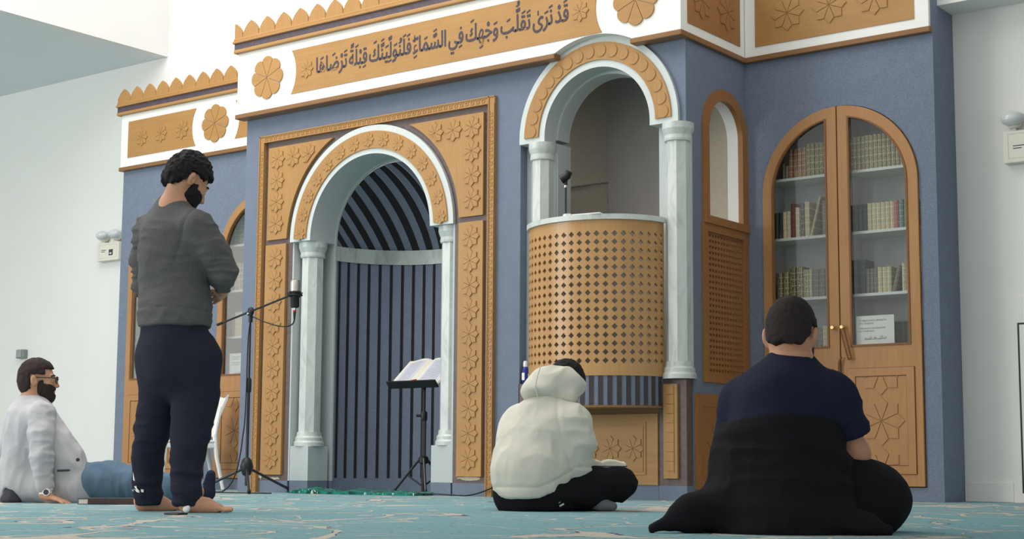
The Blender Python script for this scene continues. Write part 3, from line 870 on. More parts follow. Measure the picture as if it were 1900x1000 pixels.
# ------------------------------------------------------------------ bookcases
def bookcase(c, label, knobs=True):
    t = thing('bookcase', label, 'bookcase', (c, 0.9, 0.0), 'built-in arched bookcases')
    yb0, yb1 = YW+0.062, 1.24
    w = MB(); x0, x1 = c-0.615, c+0.615
    w.box(x0, x1, yb1, yb1+0.015, 0.09, 2.86, M['shelf_grey']); w.box(x0-0.01, x0, yb0, yb1, 0.09, 2.86, M['shelf_grey']); w.box(x1, x1+0.01, yb0, yb1, 0.09, 2.86, M['shelf_grey'])
    w.box(x0, x1, yb0, yb1, 0.08, 0.095, M['shelf_grey']); w.box(x0, x1, yb0, yb1, 2.86, 2.87, M['shelf_grey'])
    w.box(c-0.009, c+0.009, YW+0.2, yb1, 1.0, 2.86, M['shelf_grey'])
    build('carcass', w, t)
    for z in (1.045, 1.472, 1.925, 2.374):
        w = MB(); w.box(x0+0.001, x1-0.001, YW+0.075, yb1, z-0.02, z, M['shelf_white']); build('shelf', w, t)
    for s in (-1, 1):
        yd0, yd1 = YW-0.02, YW+0.012
        R1, R2 = 0.606, 0.522; zc_ = 2.238
        g = 0.004
        st = 0.09
        a_st = math.degrees(math.acos(g/R1)); a_in = math.degrees(math.acos(st/R2))
        if s < 0:
            outer = [(c-0.606, 0.104), (c-g, 0.104)] + arc(c, zc_, R1, a_st+2*(90-a_st), 180, 40)
            hole = [(c-0.522, 1.092), (c-st, 1.092)] + arc(c, zc_, R2, 180-a_in, 180, 30)
            rx = (c-0.55, c-0.057)
        else:
            outer = [(c+0.606, 0.104)] + arc(c, zc_, R1, 0, a_st, 40) + [(c+g, 0.104)]
            hole = [(c+0.522, 1.092)] + arc(c, zc_, R2, 0, a_in, 30) + [(c+st, 1.092)]
            rx = (c+0.057, c+0.55)
        w = MB(); w.prism(outer, yd0, yd1, M['wood_door'], holes=[hole]); door = build('door', w, t, bevel=0.003)
        w = MB()
        mx = sum(p[0] for p in hole)/len(hole); mz = sum(p[1] for p in hole)/len(hole)
        cxh, czh = (min(p[0] for p in hole)+max(p[0] for p in hole))/2, (min(p[1] for p in hole)+max(p[1] for p in hole))/2
        hw_, hz_ = (max(p[0] for p in hole)-min(p[0] for p in hole))/2, (max(p[1] for p in hole)-min(p[1] for p in hole))/2
        def off(p, d): return (cxh+(p[0]-cxh)*(hw_+d)/hw_, czh+(p[1]-czh)*(hz_+d)/hz_)
        w.prism([off(p, 0.008) for p in hole], yd0-0.006, yd0, M['bead'], holes=[[off(p, -0.006) for p in hole]])
        build('glazing_bead', w, door)
        w = MB(); w.prism([off(p, 0.004) for p in hole], YW-0.004, YW, M['glass']); build('glass_pane', w, door)
        # carved lower panel
        w = MB(); a, b = rx
        panel_frame(w, a, b, 0.19, 0.928, 0.055, yd0-0.010, yd0, M['wood_door'])
        panel_frame(w, a-0.004, b+0.004, 0.186, 0.932, 0.005, yd0-0.004, yd0, M['bead'])
        a2, b2, z2, z3 = a+0.058, b-0.058, 0.25, 0.868
        panel_frame(w, a2-0.003, b2+0.003, z2-0.003, z3+0.003, 0.004, yd0-0.004, yd0, M['bead'])
        w.box(a2, b2, yd0-0.003, yd0, z2, z3, M['wood_door'])
        cl = (lambda p: p[0]-a2, lambda p: b2-p[0], lambda p: p[1]-z2, lambda p: z3-p[1])
        for dz in (-0.352, 0, 0.352): star(w, (a+b)/2, 0.556+dz, 0.176, yd0-0.009, yd0-0.002, M['wood_door'], gap=0.03, clips=cl)
        build('carved_panel', w, door)
        w = MB(); kx = c-0.045 if s < 0 else c+0.028
        w.lathe([(0.006, 0.0), (0.006, -0.018), (0.015, -0.022), (0.017, -0.032), (0.012, -0.04)], (kx, yd0, 1.227), M['brass'], seg=16, axis='y')
        k = build('knob', w, door, smooth=True); k['label'] = 'small brass knob'
    return t
bookcase(-4.600, 'arched oak bookcase behind the man in black, prayer beads hanging from its knob')
bookcase(-11.922, 'leftmost arched oak bookcase, mostly hidden behind the standing man')
bookcase(-10.556, 'arched oak bookcase behind the microphone stand and white chair, cut off by the centre wall')

# ------------------------------------------------------------------ books
def cover_mat(name, base, gilt, bands=True):
    t = NT(name, 0.5, 0.4)
    sep = t.n('ShaderNodeSeparateXYZ'); t.link(t.co(), sep.inputs[0])
    ax_ = t.math('ABSOLUTE', sep.outputs[0])
    border = t.math('MULTIPLY', t.math('GREATER_THAN', ax_, 0.27), t.math('LESS_THAN', ax_, 0.38))
    fz = t.math('FRACT', t.math('MULTIPLY', sep.outputs[2], 5.0))
    rib = t.math('LESS_THAN', fz, 0.13)
    n = t.noise(1.0, 3, t.mapping((5.0, 0.5, 22.0)), 0.6)
    motif = t.math('MULTIPLY', t.math('GREATER_THAN', n, 0.52), t.math('LESS_THAN', ax_, 0.27))
    f = t.math('MAXIMUM', t.math('MAXIMUM', border, rib), motif)
    t.color(t.mix(f, base, gilt))
    return t.m
BM = {
 'copper': cover_mat('copper_cover', srgb(120, 62, 44), srgb(206, 158, 108)),
 'olive': cover_mat('olive_gilt_cover', srgb(92, 92, 62), srgb(196, 186, 136)),
 'sage': cover_mat('sage_gilt_cover', srgb(128, 124, 98), srgb(204, 196, 160)),
 'cream': cover_mat('cream_cover', srgb(196, 182, 146), srgb(232, 222, 190)),
 'maroon': cover_mat('maroon_cover', srgb(112, 44, 48), srgb(140, 70, 62)),
 'navy': cover_mat('navy_cover', srgb(46, 54, 84), srgb(150, 140, 120)),
 'black': cover_mat('black_gilt_cover', srgb(58, 56, 44), srgb(178, 162, 110)),
 'dark': cover_mat('dark_green_cover', srgb(44, 60, 58), srgb(66, 84, 80)),
 'teal': cover_mat('teal_cover', srgb(70, 118, 124), srgb(150, 180, 178)),
 'green': cover_mat('green_cover', srgb(108, 118, 70), srgb(160, 160, 110)),
 'pink': cover_mat('rose_cover', srgb(176, 86, 92), srgb(200, 130, 130)),
 'grey': cover_mat('grey_cover', srgb(104, 106, 104), srgb(150, 148, 136)),
 'pattern': cover_mat('grey_gold_cover', srgb(138, 132, 116), srgb(206, 200, 178)),
}
_bp = {}
def book_protos(kind):
    if kind in _bp: return _bp[kind]
    cm = BM[kind]
    w = MB()   # unit book: 1 wide in x, spine toward -y, depth .16, height 1 in z
    n = 8
    sp = [(-0.5+i/n, 0.004-0.012*math.sin(PI*i/n)) for i in range(n+1)]
    w.prism(sp + [(0.5, 0.15), (0.40, 0.15), (0.40, 0.012), (-0.40, 0.012), (-0.40, 0.15), (-0.5, 0.15)], 0, 1.0, cm, ax=AZ)
    a = w
    w = MB(); w.box(-0.40, 0.40, 0.013, 0.146, 0.015, 0.985, M['page']); b = w
    out = []
    for nm, mb in (('book', a), ('page_block', b)):
        me = bpy.data.meshes.new(nm); me.from_pydata(mb.v, [], mb.f)
        for m in mb.mats: me.materials.append(m)
        bm = bmesh.new(); bm.from_mesh(me); bmesh.ops.recalc_face_normals(bm, faces=bm.faces); bm.to_mesh(me); bm.free()
        out.append(me)
    _bp[kind] = out; return out
def place_book(kind, x, y, z, wd, ht, label, group, lean=0.0):
    mc, mp = book_protos(kind)
    o = bpy.data.objects.new('book', mc); COL.objects.link(o)
    o.location = (x, y, z); o.scale = (wd, 1.0, ht); o.rotation_euler = (0, R(lean), 0)
    tag(o, label, 'book', group)
    p = bpy.data.objects.new('page_block', mp); COL.objects.link(p); p.parent = o
    return o
YBK = YW+0.10
rb = random.Random(3)
def row(x0, specs, z, label_of, group, gap=0.0015, y=YBK):
    """specs: (kind, count, width, height, lean)"""
    x = x0
    for sp in specs:
        kind, cnt, wd, ht = sp[:4]; lean = sp[4] if len(sp) > 4 else 0.0
        lab = sp[5] if len(sp) > 5 else label_of(kind)
        for i in range(cnt):
            h = ht*rb.uniform(0.985, 1.0)
            if lean > 0:
                xx = x+wd/2; zz = z+0.002+wd*0.5*math.sin(R(lean))
                place_book(kind, xx, y, zz, wd, h, lab, group, lean); x += wd*math.cos(R(lean))+h*math.sin(R(lean))+0.002
            else:
                place_book(kind, x+wd/2, y+rb.uniform(0, 0.006), z+0.0005, wd, h, lab, group); x += wd+gap
        if kind is None: x += wd
    return x
DESC = {'copper': 'copper and red gilt book', 'olive': 'olive green gilt book', 'sage': 'pale sage gilt book', 'cream': 'cream spined book', 'maroon': 'maroon book', 'navy': 'navy book',
        'black': 'black book with ornate gilt spine', 'dark': 'dark green book', 'teal': 'teal book', 'green': 'green book', 'pink': 'rose red book', 'grey': 'grey book', 'pattern': 'grey and gold patterned book'}
def lab(place): return lambda k: DESC[k]+' '+place
SH = (1.0455, 1.4725, 1.9255, 2.3745)
cR = -4.600
pl_ = 'left door of right-hand bookcase'
pr_ = 'right door of right-hand bookcase'
row(cR-0.50, [('black', 1, 0.02, 0.12, 0, 'smallest black and gold book, far left of top shelf in right-hand bookcase'), ('grey', 1, 0.03, 0.10, 0, 'short grey book near left end of top shelf in right-hand bookcase'), ('copper', 4, 0.034, 0.225), ('olive', 8, 0.0335, 0.248)], SH[3], lab('on top shelf, '+pl_), 'books on the top left shelf of the right bookcase')
row(cR+0.03, [('sage', 17, 0.0318, 0.252)], SH[3], lab('in even set on top shelf, '+pr_), 'books on the top right shelf of the right bookcase')
row(cR-0.60, [('dark', 3, 0.03, 0.20), ('cream', 2, 0.033, 0.205), ('maroon', 1, 0.036, 0.262), ('cream', 1, 0.036, 0.225, 0, 'cream book between maroon and navy books, second shelf of right-hand bookcase'), ('navy', 1, 0.036, 0.255), ('cream', 1, 0.04, 0.262, 0, 'tall cream book right of navy book, second shelf of right-hand bookcase'), ('cream', 1, 0.02, 0.30, 15, 'thin cream book leaning over, second shelf of right-hand bookcase'), ('grey', 2, 0.045, 0.255)], SH[2], lab('on second shelf, '+pl_), 'books on the second left shelf of the right bookcase')
row(cR+0.03, [('dark', 4, 0.034, 0.20), ('cream', 6, 0.033, 0.20), ('pink', 1, 0.032, 0.205), ('teal', 1, 0.034, 0.205, 0, 'lighter teal book next to rose red book, second shelf of right-hand bookcase'), ('green', 1, 0.032, 0.205), ('dark', 1, 0.032, 0.205, 0, 'dark teal book right of green book, second shelf of right-hand bookcase'), ('maroon', 1, 0.032, 0.20)], SH[2], lab('on second shelf, '+pr_), 'books on the second right shelf of the right bookcase')
row(cR-0.56, [('olive', 2, 0.05, 0.20), ('black', 2, 0.055, 0.235), ('sage', 1, 0.048, 0.21), ('cream', 1, 0.024, 0.212), ('grey', 2, 0.05, 0.205), ('sage', 1, 0.03, 0.21, 0, 'narrow sage book at right end of third shelf, left door of right-hand bookcase')], SH[1], lab('on third shelf, '+pl_), 'books on the third left shelf of the right bookcase')
row(cR+0.03, [('dark', 2, 0.06, 0.25), ('grey', 3, 0.028, 0.18), ('cream', 3, 0.034, 0.185), ('grey', 1, 0.03, 0.19, 14, 'grey book leaning over, third shelf, right door of right-hand bookcase'), ('cream', 2, 0.032, 0.20, 0, 'cream book right of leaning grey book, third shelf of right-hand bookcase')], SH[1], lab('on third shelf, '+pr_), 'books on the third right shelf of the right bookcase')
row(cR-0.52, [('olive', 4, 0.045, 0.20), ('grey', 3, 0.045, 0.2), ('cream', 2, 0.04, 0.215)], SH[0], lab('on bottom shelf, '+pl_), 'books on the bottom left shelf of the right bookcase')
row(cR+0.36, [('dark', 5, 0.041, 0.215)], SH[0], lab('beside the paper notice, bottom shelf of right-hand bookcase'), 'dark books beside the notice')
cL = -10.556
pm = 'of bookcase behind microphone stand'
row(cL-0.53, [('pattern', 12, 0.036, 0.235)], SH[3], lab('on the top shelf '+pm), 'books on the top shelf behind the microphone stand')
row(cL-0.52, [('pattern', 9, 0.05, 0.27)], SH[2], lab('on the second shelf '+pm), 'books on the second shelf behind the microphone stand')
row(cL-0.52, [('pink', 1, 0.03, 0.235), ('cream', 6, 0.034, 0.24), ('sage', 6, 0.034, 0.24)], SH[1], lab('on the third shelf '+pm), 'books on the third shelf behind the microphone stand')
row(cL-0.52, [('dark', 4, 0.07, 0.26)], SH[0], lab('on the bottom shelf '+pm), 'books on the bottom shelf behind the microphone stand')
cK = -11.922
pk = 'in the leftmost bookcase'
row(cK-0.515, [('sage', 4, 0.04, 0.24)], SH[2], lab('on the second shelf '+pk), 'books on the second shelf of the leftmost bookcase')
row(cK-0.515, [('cream', 4, 0.04, 0.24)], SH[1], lab('on the third shelf '+pk), 'books on the third shelf of the leftmost bookcase')

# paper notices
def notice(x0, x1, z0, z1, y, label, text=True):
    t = thing('notice', label, 'notice', ((x0+x1)/2, y, z0))
    w = MB(); w.box(x0, x1, y, y+0.0015, z0, z1, M['paper']); build('sheet', w, t)
    if text:
        w = MB()
        def lines(strs, size, zz):
            for s in strs:
                vs, fs = glyph_mesh(s, 0.01, 0.0)
                w.add([(x0+0.022+v[0]*size, y-0.0006, zz+v[1]*size) for v in vs], fs, M['ink']); zz -= size*1.35
        lines(['\u03a4\u0391 \u0392\u0399\u0392\u039b\u0399\u0391 \u0395\u0399\u039d\u0391\u0399 \u0391\u03a6\u0399\u0395\u03a1\u03a9\u039c\u0391', '\u03a3\u03a4\u039f \u03a4\u0395\u039c\u0395\u039d\u039f\u03a3'], 0.0155, z1-0.04)
        lines(['THESE BOOKS ARE ENDOWED', 'TO THE MOSQUE'], 0.0145, z1-0.095)
        text_arabic(w, '\u0647\u0630\u0647 \u0627\u0644\u0643\u062a\u0628 \u0648\u0642\u0641 \u0644\u0644\u0645\u0633\u062c\u062f', x0+0.06, x1-0.055, z0+0.050, M['ink'], lambda a, b, t_: (a, y-0.0006, b), bold=0.012, depth=0.0, size=0.034)
        build('printed_text', w, t)
notice(-4.498, -4.212, 1.085, 1.305, YW+0.03, 'white printed notice leaning behind the glass of the right-hand bookcase')
w = MB()
notice(-11.02, -10.72, 1.048, 1.30, YW+0.03, 'white printed notice behind the glass of the bookcase near the white chair')
# prayer beads on the knob
t = thing('prayer_beads', 'brown prayer beads looped over the right door knob of the right-hand bookcase', 'prayer beads', (cR+0.028, YW-0.05, 1.2))
w = MB(); kx, kz, ky = cR+0.028, 1.215, YW-0.045
loop = []
for i in range(44):
    s = i/43.0
    if s < 0.5: q = s*2; loop.append((kx+0.012+0.052*q, kz-0.21*q+0.01*math.sin(PI*q)))
    else: q = (s-0.5)*2; loop.append((kx+0.064-0.078*q, kz-0.21+0.0*q-0.025*math.sin(PI*q)*0.6 + (0.21*max(0, q-0.25)/0.75)))
for i, (x, z) in enumerate(loop): w.ball((x, ky, z), 0.0068, M['bead'], 8, 6)
build('bead_loop', w, t, smooth=True)
w = MB(); w.tube([(kx-0.01, ky, kz-0.2), (kx-0.03, ky, kz-0.24), (kx-0.036, ky, kz-0.4)], 0.007, M['bead']); w.tube([(kx-0.036, ky, kz-0.4), (kx-0.038, ky, kz-0.47)], 0.012, M['brass'])
build('tassel', w, t, smooth=True)

# ------------------------------------------------------------------ wall fittings
def emergency_light(x0, x1, z0, z1, label):
    t = thing('emergency_light', label, 'emergency light', ((x0+x1)/2, YB, z0), 'twin-lamp emergency lights')
    y0 = YB-0.075
    w = MB(); w.box(x0, x1, y0, YB, z0, z1, M['cream_p']); build('housing', w, t, bevel=0.006)
    w = MB(); panel_frame(w, x0+0.035, x1-0.03, z0+0.03, z1-0.02, 0.004, y0-0.001, y0+0.001, M['grey_in']); build('cover_line', w, t)
    cx = (x0+x1)/2
    for s in (-1, 1):
        lx_ = cx+s*0.105
        w = MB(); w.tube([(lx_, y0+0.04, z1), (lx_, y0+0.03, z1+0.035)], 0.017, M['cream_p']); nk = build('lamp_neck', w, t, smooth=True)
        w = MB(); w.ball((lx_, y0+0.0, z1+0.085), 0.084, M['lens'], 20, 12, (1.0, 0.75, 0.62)); build('lamp_head', w, nk, smooth=True)
        w = MB(); w.lathe([(0.06, 0.075), (0.05, 0.045), (0.03, 0.02)], (lx_, y0+0.03, z1), M['cream_p']); build('lamp_cup', w, nk, smooth=True)
    w = MB(); sx = cx+0.05; w.box(sx-0.034, sx+0.034, y0-0.0015, y0+0.001, z0+0.055, z0+0.12, M['ink']); w.box(sx-0.018, sx+0.012, y0-0.0025, y0-0.001, z0+0.07, z0+0.085, M['paper'])
    build('sticker', w, t)
    w = MB()
    for k, zz in enumerate((z0+0.115, z0+0.097)): w.box(x0+0.07, x0+0.15-0.02*k, y0-0.0015, y0+0.001, zz, zz+0.006, M['ink'])
    build('rating_text', w, t)
M['lens'] = m_plain('clear_lamp_lens', srgb(205, 210, 210), 0.15, 0.04, 14, 0.6)
emergency_light(-13.49, -13.125, 2.42, 2.618, 'white twin-lamp emergency light on the wall left of the leftmost bookcase')
emergency_light(-3.498, -3.14, 2.345, 2.571, 'white twin-lamp emergency light on the wall right of the right-hand bookcase')
M['socket'] = m_plain('grey_socket_plastic', srgb(128, 134, 132), 0.5)
M['socket_flap'] = m_plain('socket_flap_plastic', srgb(150, 156, 154), 0.5)
t = thing('socket_box', 'small grey surface socket box on the white wall above the man in the blazer', 'socket box', (-14.84, YB, 1.42))
w = MB(); w.box(-14.91, -14.77, YB-0.06, YB, 1.42, 1.52, M['socket']); build('box_body', w, t, bevel=0.008)
w = MB(); w.box(-14.895, -14.80, YB-0.068, YB-0.06, 1.43, 1.51, M['socket_flap']); build('flap', w, t, bevel=0.004)

# ------------------------------------------------------------------ stands and things on the floor
# tall microphone boom stand
mx, my = -9.33, -0.40
t = thing('microphone_stand', 'black boom microphone stand in front of the left niche column', 'microphone stand', (mx, my, 0))
w = MB(); w.tube([(mx, my, 0.06), (mx, my, 0.86)], 0.0135, M['metal_black'], 12); w.tube([(mx, my, 0.86), (mx-0.004, my, 1.47)], 0.0095, M['metal_black'], 12); build('pole', w, t, smooth=True)
w = MB(); w.lathe([(0.018, 0.83), (0.021, 0.845), (0.021, 0.93), (0.014, 0.95)], (mx, my, 0), M['black']); build('height_clutch', w, t, smooth=True)
w = MB(); w.lathe([(0.018, 0.14), (0.034, 0.15), (0.056, 0.215), (0.04, 0.27), (0.02, 0.29)], (mx, my, 0), M['black']); build('leg_hub', w, t, smooth=True)
for a in (200, 320, 80):
    w = MB(); w.tube([(mx+0.03*math.cos(R(a)), my+0.03*math.sin(R(a)), 0.2), (mx+0.46*math.cos(R(a)), my+0.46*math.sin(R(a)), 0.014)], 0.0115, M['metal_black'], 10)
    lg = build('leg', w, t, smooth=True)
    w = MB(); w.tube([(mx+0.42*math.cos(R(a)), my+0.42*math.sin(R(a)), 0.03), (mx+0.48*math.cos(R(a)), my+0.48*math.sin(R(a)), 0.013)], 0.0145, M['black'], 10); build('rubber_foot', w, lg, smooth=True)
bdir = Vector((0.52, 0.0, 0.118))
j = Vector((mx, my, 1.505))
w = MB(); w.tube([j-bdir*0.74, j+bdir*0.98], 0.0085, M['metal_black'], 10); bo = build('boom_arm', w, t, smooth=True)
w = MB(); w.tube([j-bdir*0.78, j-bdir*0.66], 0.012, M['black'], 10); build('grip', w, bo, smooth=True)
w = MB(); w.ball(j, 0.034, M['black'], 14, 8, (1, 0.7, 1.1)); w.tube([j-Vector((0, 0, 0.09)), j], 0.018, M['black'], 12); w.tube([j+Vector((0, -0.03, -0.03)), j+Vector((0.05, -0.04, -0.03))], 0.009, M['black']); build('boom_clutch', w, t, smooth=True)
w = MB(); w.ball(j+Vector((0.0, -0.03, -0.025)), 0.012, M['chrome'], 10, 6); build('bolt', w, t, smooth=True)
mh = Vector((-8.815, -0.40, 1.62))
t = thing('studio_microphone', 'silver and black studio microphone hanging in a shock mount on the boom arm', 'microphone', (mh.x, mh.y, mh.z))
w = MB(); w.lathe([(0.034, 0.015), (0.038, 0.02), (0.04, 0.09), (0.036, 0.11), (0.02, 0.118)], tuple(mh), M['chrome'], 20); build('grille', w, t, smooth=True)
w = MB(); w.lathe([(0.03, -0.115), (0.036, -0.1), (0.036, -0.02), (0.05, 0.0), (0.05, 0.018), (0.036, 0.022)], tuple(mh), M['black'], 20)
build('body', w, t, smooth=True)
w = MB()
for k in range(8):
    a = PI*k/4; w.tube([mh+Vector((0.036*math.cos(a), 0.036*math.sin(a), -0.03)), mh+Vector((0.062*math.cos(a), 0.062*math.sin(a), 0.012))], 0.004, M['black'], 6)
w.tube([mh+Vector((0.058*math.cos(PI*k/12), 0.058*math.sin(PI*k/12), -0.012)) for k in range(25)], 0.006, M['black'], 8)
w.tube([mh+Vector((-0.09, 0, -0.012)), mh+Vector((-0.05, 0, -0.012))], 0.009, M['black'])
w.tube([mh+Vector((0.058, 0, -0.005)), mh+Vector((0.095, -0.01, 0.0))], 0.0035, M['black'], 6)
build('shock_mount', w, t, smooth=True)
w = MB(); w.tube([mh+Vector((0, 0, -0.113)), mh+Vector((0, 0, -0.135))], 0.013, M['chrome']); w.tube([mh+Vector((0, 0, -0.135)), mh+Vector((0, 0, -0.15))], 0.0135, M['red']); w.tube([mh+Vector((0, 0, -0.15)), mh+Vector((0, 0, -0.21))], 0.012, M['black'], 10, 0.007)
build('plug', w, t, smooth=True)
def bez(p0, p1, p2, p3, n=24):
    p0, p1, p2, p3 = map(Vector, (p0, p1, p2, p3))
    return [p0*(1-s)**3+p1*3*s*(1-s)**2+p2*3*s*s*(1-s)+p3*s**3 for s in [i/n for i in range(n+1)]]
w = MB()
pts = bez(mh+Vector((0, 0, -0.205)), mh+Vector((0.0, 0, -0.30)), j+Vector((0.32, 0, -0.16)), j+Vector((0.05, -0.02, -0.05)))
pts += bez(j+Vector((0.03, -0.02, -0.06)), j+Vector((-0.02, -0.03, -0.2)), (mx+0.012, my-0.02, 0.9), (mx-0.01, my-0.03, 0.55))[1:]
pts += bez((mx-0.015, my-0.035, 0.5), (mx-0.03, my-0.05, 0.25), (mx-0.06, my-0.06, 0.06), (mx-0.16, my-0.12, 0.010))[1:]
pts += bez((mx-0.2, my-0.14, 0.008), (mx-0.45, my-0.2, 0.006), (mx-0.1, my-0.25, 0.006), (mx+0.4, my-0.1, 0.006))[1:]
w.tube(pts, 0.0055, M['black'], 6)
tag(build('microphone_cable', w, base=(mx, my, 0), smooth=True), 'thin black cable running from the studio microphone down its stand to the carpet', 'cable')
# cable on the floor along the niche surround
w = MB()
w.tube(bez((-7.82, -0.10, 0.007), (-7.6, -0.16, 0.03), (-7.45, -0.04, 0.006), (-7.3, -0.06, 0.006)) + bez((-7.3, -0.06, 0.006), (-7.15, -0.08, 0.01), (-7.05, -0.05, 0.06), (-6.93, -0.05, 0.11))[1:] + bez((-6.93, -0.05, 0.11), (-6.8, -0.05, 0.15), (-6.7, -0.06, 0.01), (-6.5, -0.08, 0.006))[1:], 0.006, M['black'], 6)
tag(build('floor_cable', w, base=(-7.3, -0.06, 0), smooth=True), 'black cable lying along the foot of the wall right of the prayer niche', 'cable')

# music stand with an open Quran
sx, sy = -8.10, 0.40
t = thing('music_stand', 'black tripod music stand in front of the right niche column, holding an open book', 'music stand', (sx, sy, 0))
w = MB()
for dx in (-0.012, 0.012): w.tube([(sx+dx, sy, 0.10), (sx+dx, sy, 0.62)], 0.011, M['metal_black'], 10)
w.tube([(sx, sy, 0.6), (sx, sy, 0.88)], 0.0125, M['metal_black'], 10); w.tube([(sx, sy, 0.02), (sx, sy, 0.62)], 0.016, M['metal_black'], 10); build('pole', w, t, smooth=True)
w = MB(); w.lathe([(0.024, 0.60), (0.027, 0.61), (0.027, 0.665), (0.02, 0.675)], (sx, sy, 0), M['black']); w.tube([(sx-0.015, sy-0.012, 0.64), (sx-0.05, sy-0.04, 0.64)], 0.012, M['black']); build('height_collar', w, t, smooth=True)
w = MB(); w.lathe([(0.028, 0.245), (0.04, 0.255), (0.04, 0.30), (0.024, 0.31)], (sx, sy, 0), M['black']); build('leg_hub', w, t, smooth=True)
for a in (195, 315, 75):
    c_, s_ = math.cos(R(a)), math.sin(R(a))
    w = MB(); w.tube([(sx+0.035*c_, sy+0.035*s_, 0.285), (sx+0.27*c_, sy+0.27*s_, 0.016)], 0.011, M['metal_black'], 8); lg = build('leg', w, t, smooth=True)
    w = MB(); w.tube([(sx+0.15*c_, sy+0.15*s_, 0.155), (sx+0.015*c_, sy+0.015*s_, 0.07)], 0.0075, M['metal_black'], 8); build('brace', w, lg, smooth=True)
    w = MB(); w.tube([(sx+0.25*c_, sy+0.25*s_, 0.035), (sx+0.275*c_, sy+0.275*s_, 0.014)], 0.0135, M['black'], 8); build('rubber_foot', w, lg, smooth=True)
# tray: tilted plate; the reader stands in the niche facing the wall, so the plate rises toward +y
ta = R(40); ez = Vector((0, math.cos(ta), math.sin(ta))); en = Vector((0, -math.sin(ta), math.cos(ta))); o0 = Vector((sx, sy-0.10, 0.885))
def TR(a, b, n): return tuple(o0+Vector((a, 0, 0))+ez*b+en*n)
w = MB()
def tbox(a0, a1, b0, b1, n0, n1, m, mb):
    v = [TR(a, b, n) for n in (n0, n1) for (a, b) in ((a0, b0), (a1, b0), (a1, b1), (a0, b1))]
    mb.add(v, [(0, 3, 2, 1), (4, 5, 6, 7), (0, 1, 5, 4), (1, 2, 6, 5), (2, 3, 7, 6), (3, 0, 4, 7)], m)
tbox(-0.29, 0.22, 0.0, 0.32, -0.006, 0.0, M['black'], w); tbox(-0.30, 0.23, -0.012, 0.0, -0.02, 0.055, M['black'], w)
build('tray', w, t, bevel=0.003)
w = MB(); w.tube([TR(-0.02, 0.1, -0.02), (sx, sy, 0.86)], 0.018, M['black']); w.ball(TR(0.06, 0.08, -0.03), 0.02, M['black'], 10, 6); build('tilt_joint', w, t, smooth=True)
M['text_grey'] = m_plain('text_grey', srgb(150, 150, 160), 0.8)
M['page_text'] = m_plain('text_page', srgb(204, 205, 216), 0.8)
t = thing('open_book', 'large open book with white text pages lying on the music stand', 'book', TR(-0.03, 0.0, 0.0))
w = MB()
def page_half(s, m, n0, z_off):
    cs = []
    for i in range(13):
        u = i/12; a = -0.035+s*0.255*u
        n = n0+0.026*math.sin(PI*min(1, u*1.25)**0.8)*(1-0.55*u)+0.004
        cs.append((a, n))
    vs = []; fs = []
    for (a, n) in cs: vs += [TR(a, 0.012, n), TR(a, 0.335, n), TR(a, 0.335, 0.004), TR(a, 0.012, 0.004)]
    for i in range(12):
        for k in range(4):
            l = (k+1) % 4; fs.append((i*4+k, (i+1)*4+k, (i+1)*4+l, i*4+l))
    fs.append((0, 1, 2, 3)); fs.append((48, 51, 50, 49))
    return vs, fs, cs
for s in (-1, 1):
    w = MB(); vs, fs, cs = page_half(s, None, 0.006, 0); w.add(vs, fs, M['page']); pg = build('page_block', w, t, smooth=True, angle=40)
    w = MB()
    i0, i1 = 2, 11
    vs = []; fs = []
    for i in range(i0, i1+1): vs += [TR(cs[i][0], 0.035, cs[i][1]+0.0012), TR(cs[i][0], 0.312, cs[i][1]+0.0012)]
    for i in range(i1-i0): fs.append((2*i, 2*i+2, 2*i+3, 2*i+1))
    w.add(vs, fs, M['page_text'])
    for k in range(15):
        b = 0.05+0.0172*k; vs = []; fs = []
        for i in range(i0+1, i1): vs += [TR(cs[i][0], b, cs[i][1]+0.0024), TR(cs[i][0], b+0.003, cs[i][1]+0.0024)]
        for i in range(i1-i0-2): fs.append((2*i, 2*i+2, 2*i+3, 2*i+1))
        w.add(vs, fs, M['text_grey'])
    build('text_block', w, pg)
w = MB(); tbox(-0.30, 0.23, 0.006, 0.342, 0.0005, 0.004, M['page'], w); build('cover', w, t)
w = MB(); w.tube([TR(-0.035, 0.06, 0.014), TR(-0.03, 0.0, 0.05), TR(-0.02, -0.01, 0.056)], 0.006, M['red'], 6); build('ribbon', w, t, smooth=True)

# small microphone on the pulpit
px_, py_ = -6.29, -0.15
t = thing('pulpit_microphone', 'slim black microphone on a thin stem rising behind the balcony rail', 'microphone', (px_, py_, 0.9))
w = MB(); w.tube([(px_, py_, 0.93), (px_, py_, 2.29)], 0.0075, M['metal_black'], 8); build('stem', w, t, smooth=True)
w = MB(); w.lathe([(0.07, 0.0), (0.07, 0.02), (0.02, 0.035)], (px_, py_, 0.90), M['black']); build('foot', w, t, smooth=True)
w = MB(); w.lathe([(0.013, 2.268), (0.013, 2.285)], (px_, py_, 0), M['chrome'], 14); build('ring', w, t, smooth=True)
w = MB(); w.tube([(px_, py_, 2.285), (px_+0.004, py_, 2.32)], 0.012, M['black']); w.tube([(px_+0.03, py_, 2.385), (px_+0.012, py_, 2.355), (px_-0.03, py_-0.02, 2.325)], 0.026, M['black'], 12, 0.034); build('clip', w, t, smooth=True)
# papers lying on the balcony rail
t = thing('paper_sheet', 'folded white paper lying on the marble rail of the pulpit balcony', 'paper', (-5.93, -0.40, 1.99))
w = MB(); w.prism([(-6.03, -0.40), (-5.82, -0.36), (-5.80, -0.43), (-6.02, -0.462)], 1.9925, 2.0, M['paper'], ax=AZ); w.prism([(-6.11, -0.44), (-6.06, -0.41), (-6.04, -0.44), (-6.07, -0.465)], 1.9925, 2.01, M['paper'], ax=AZ); build('sheet', w, t)

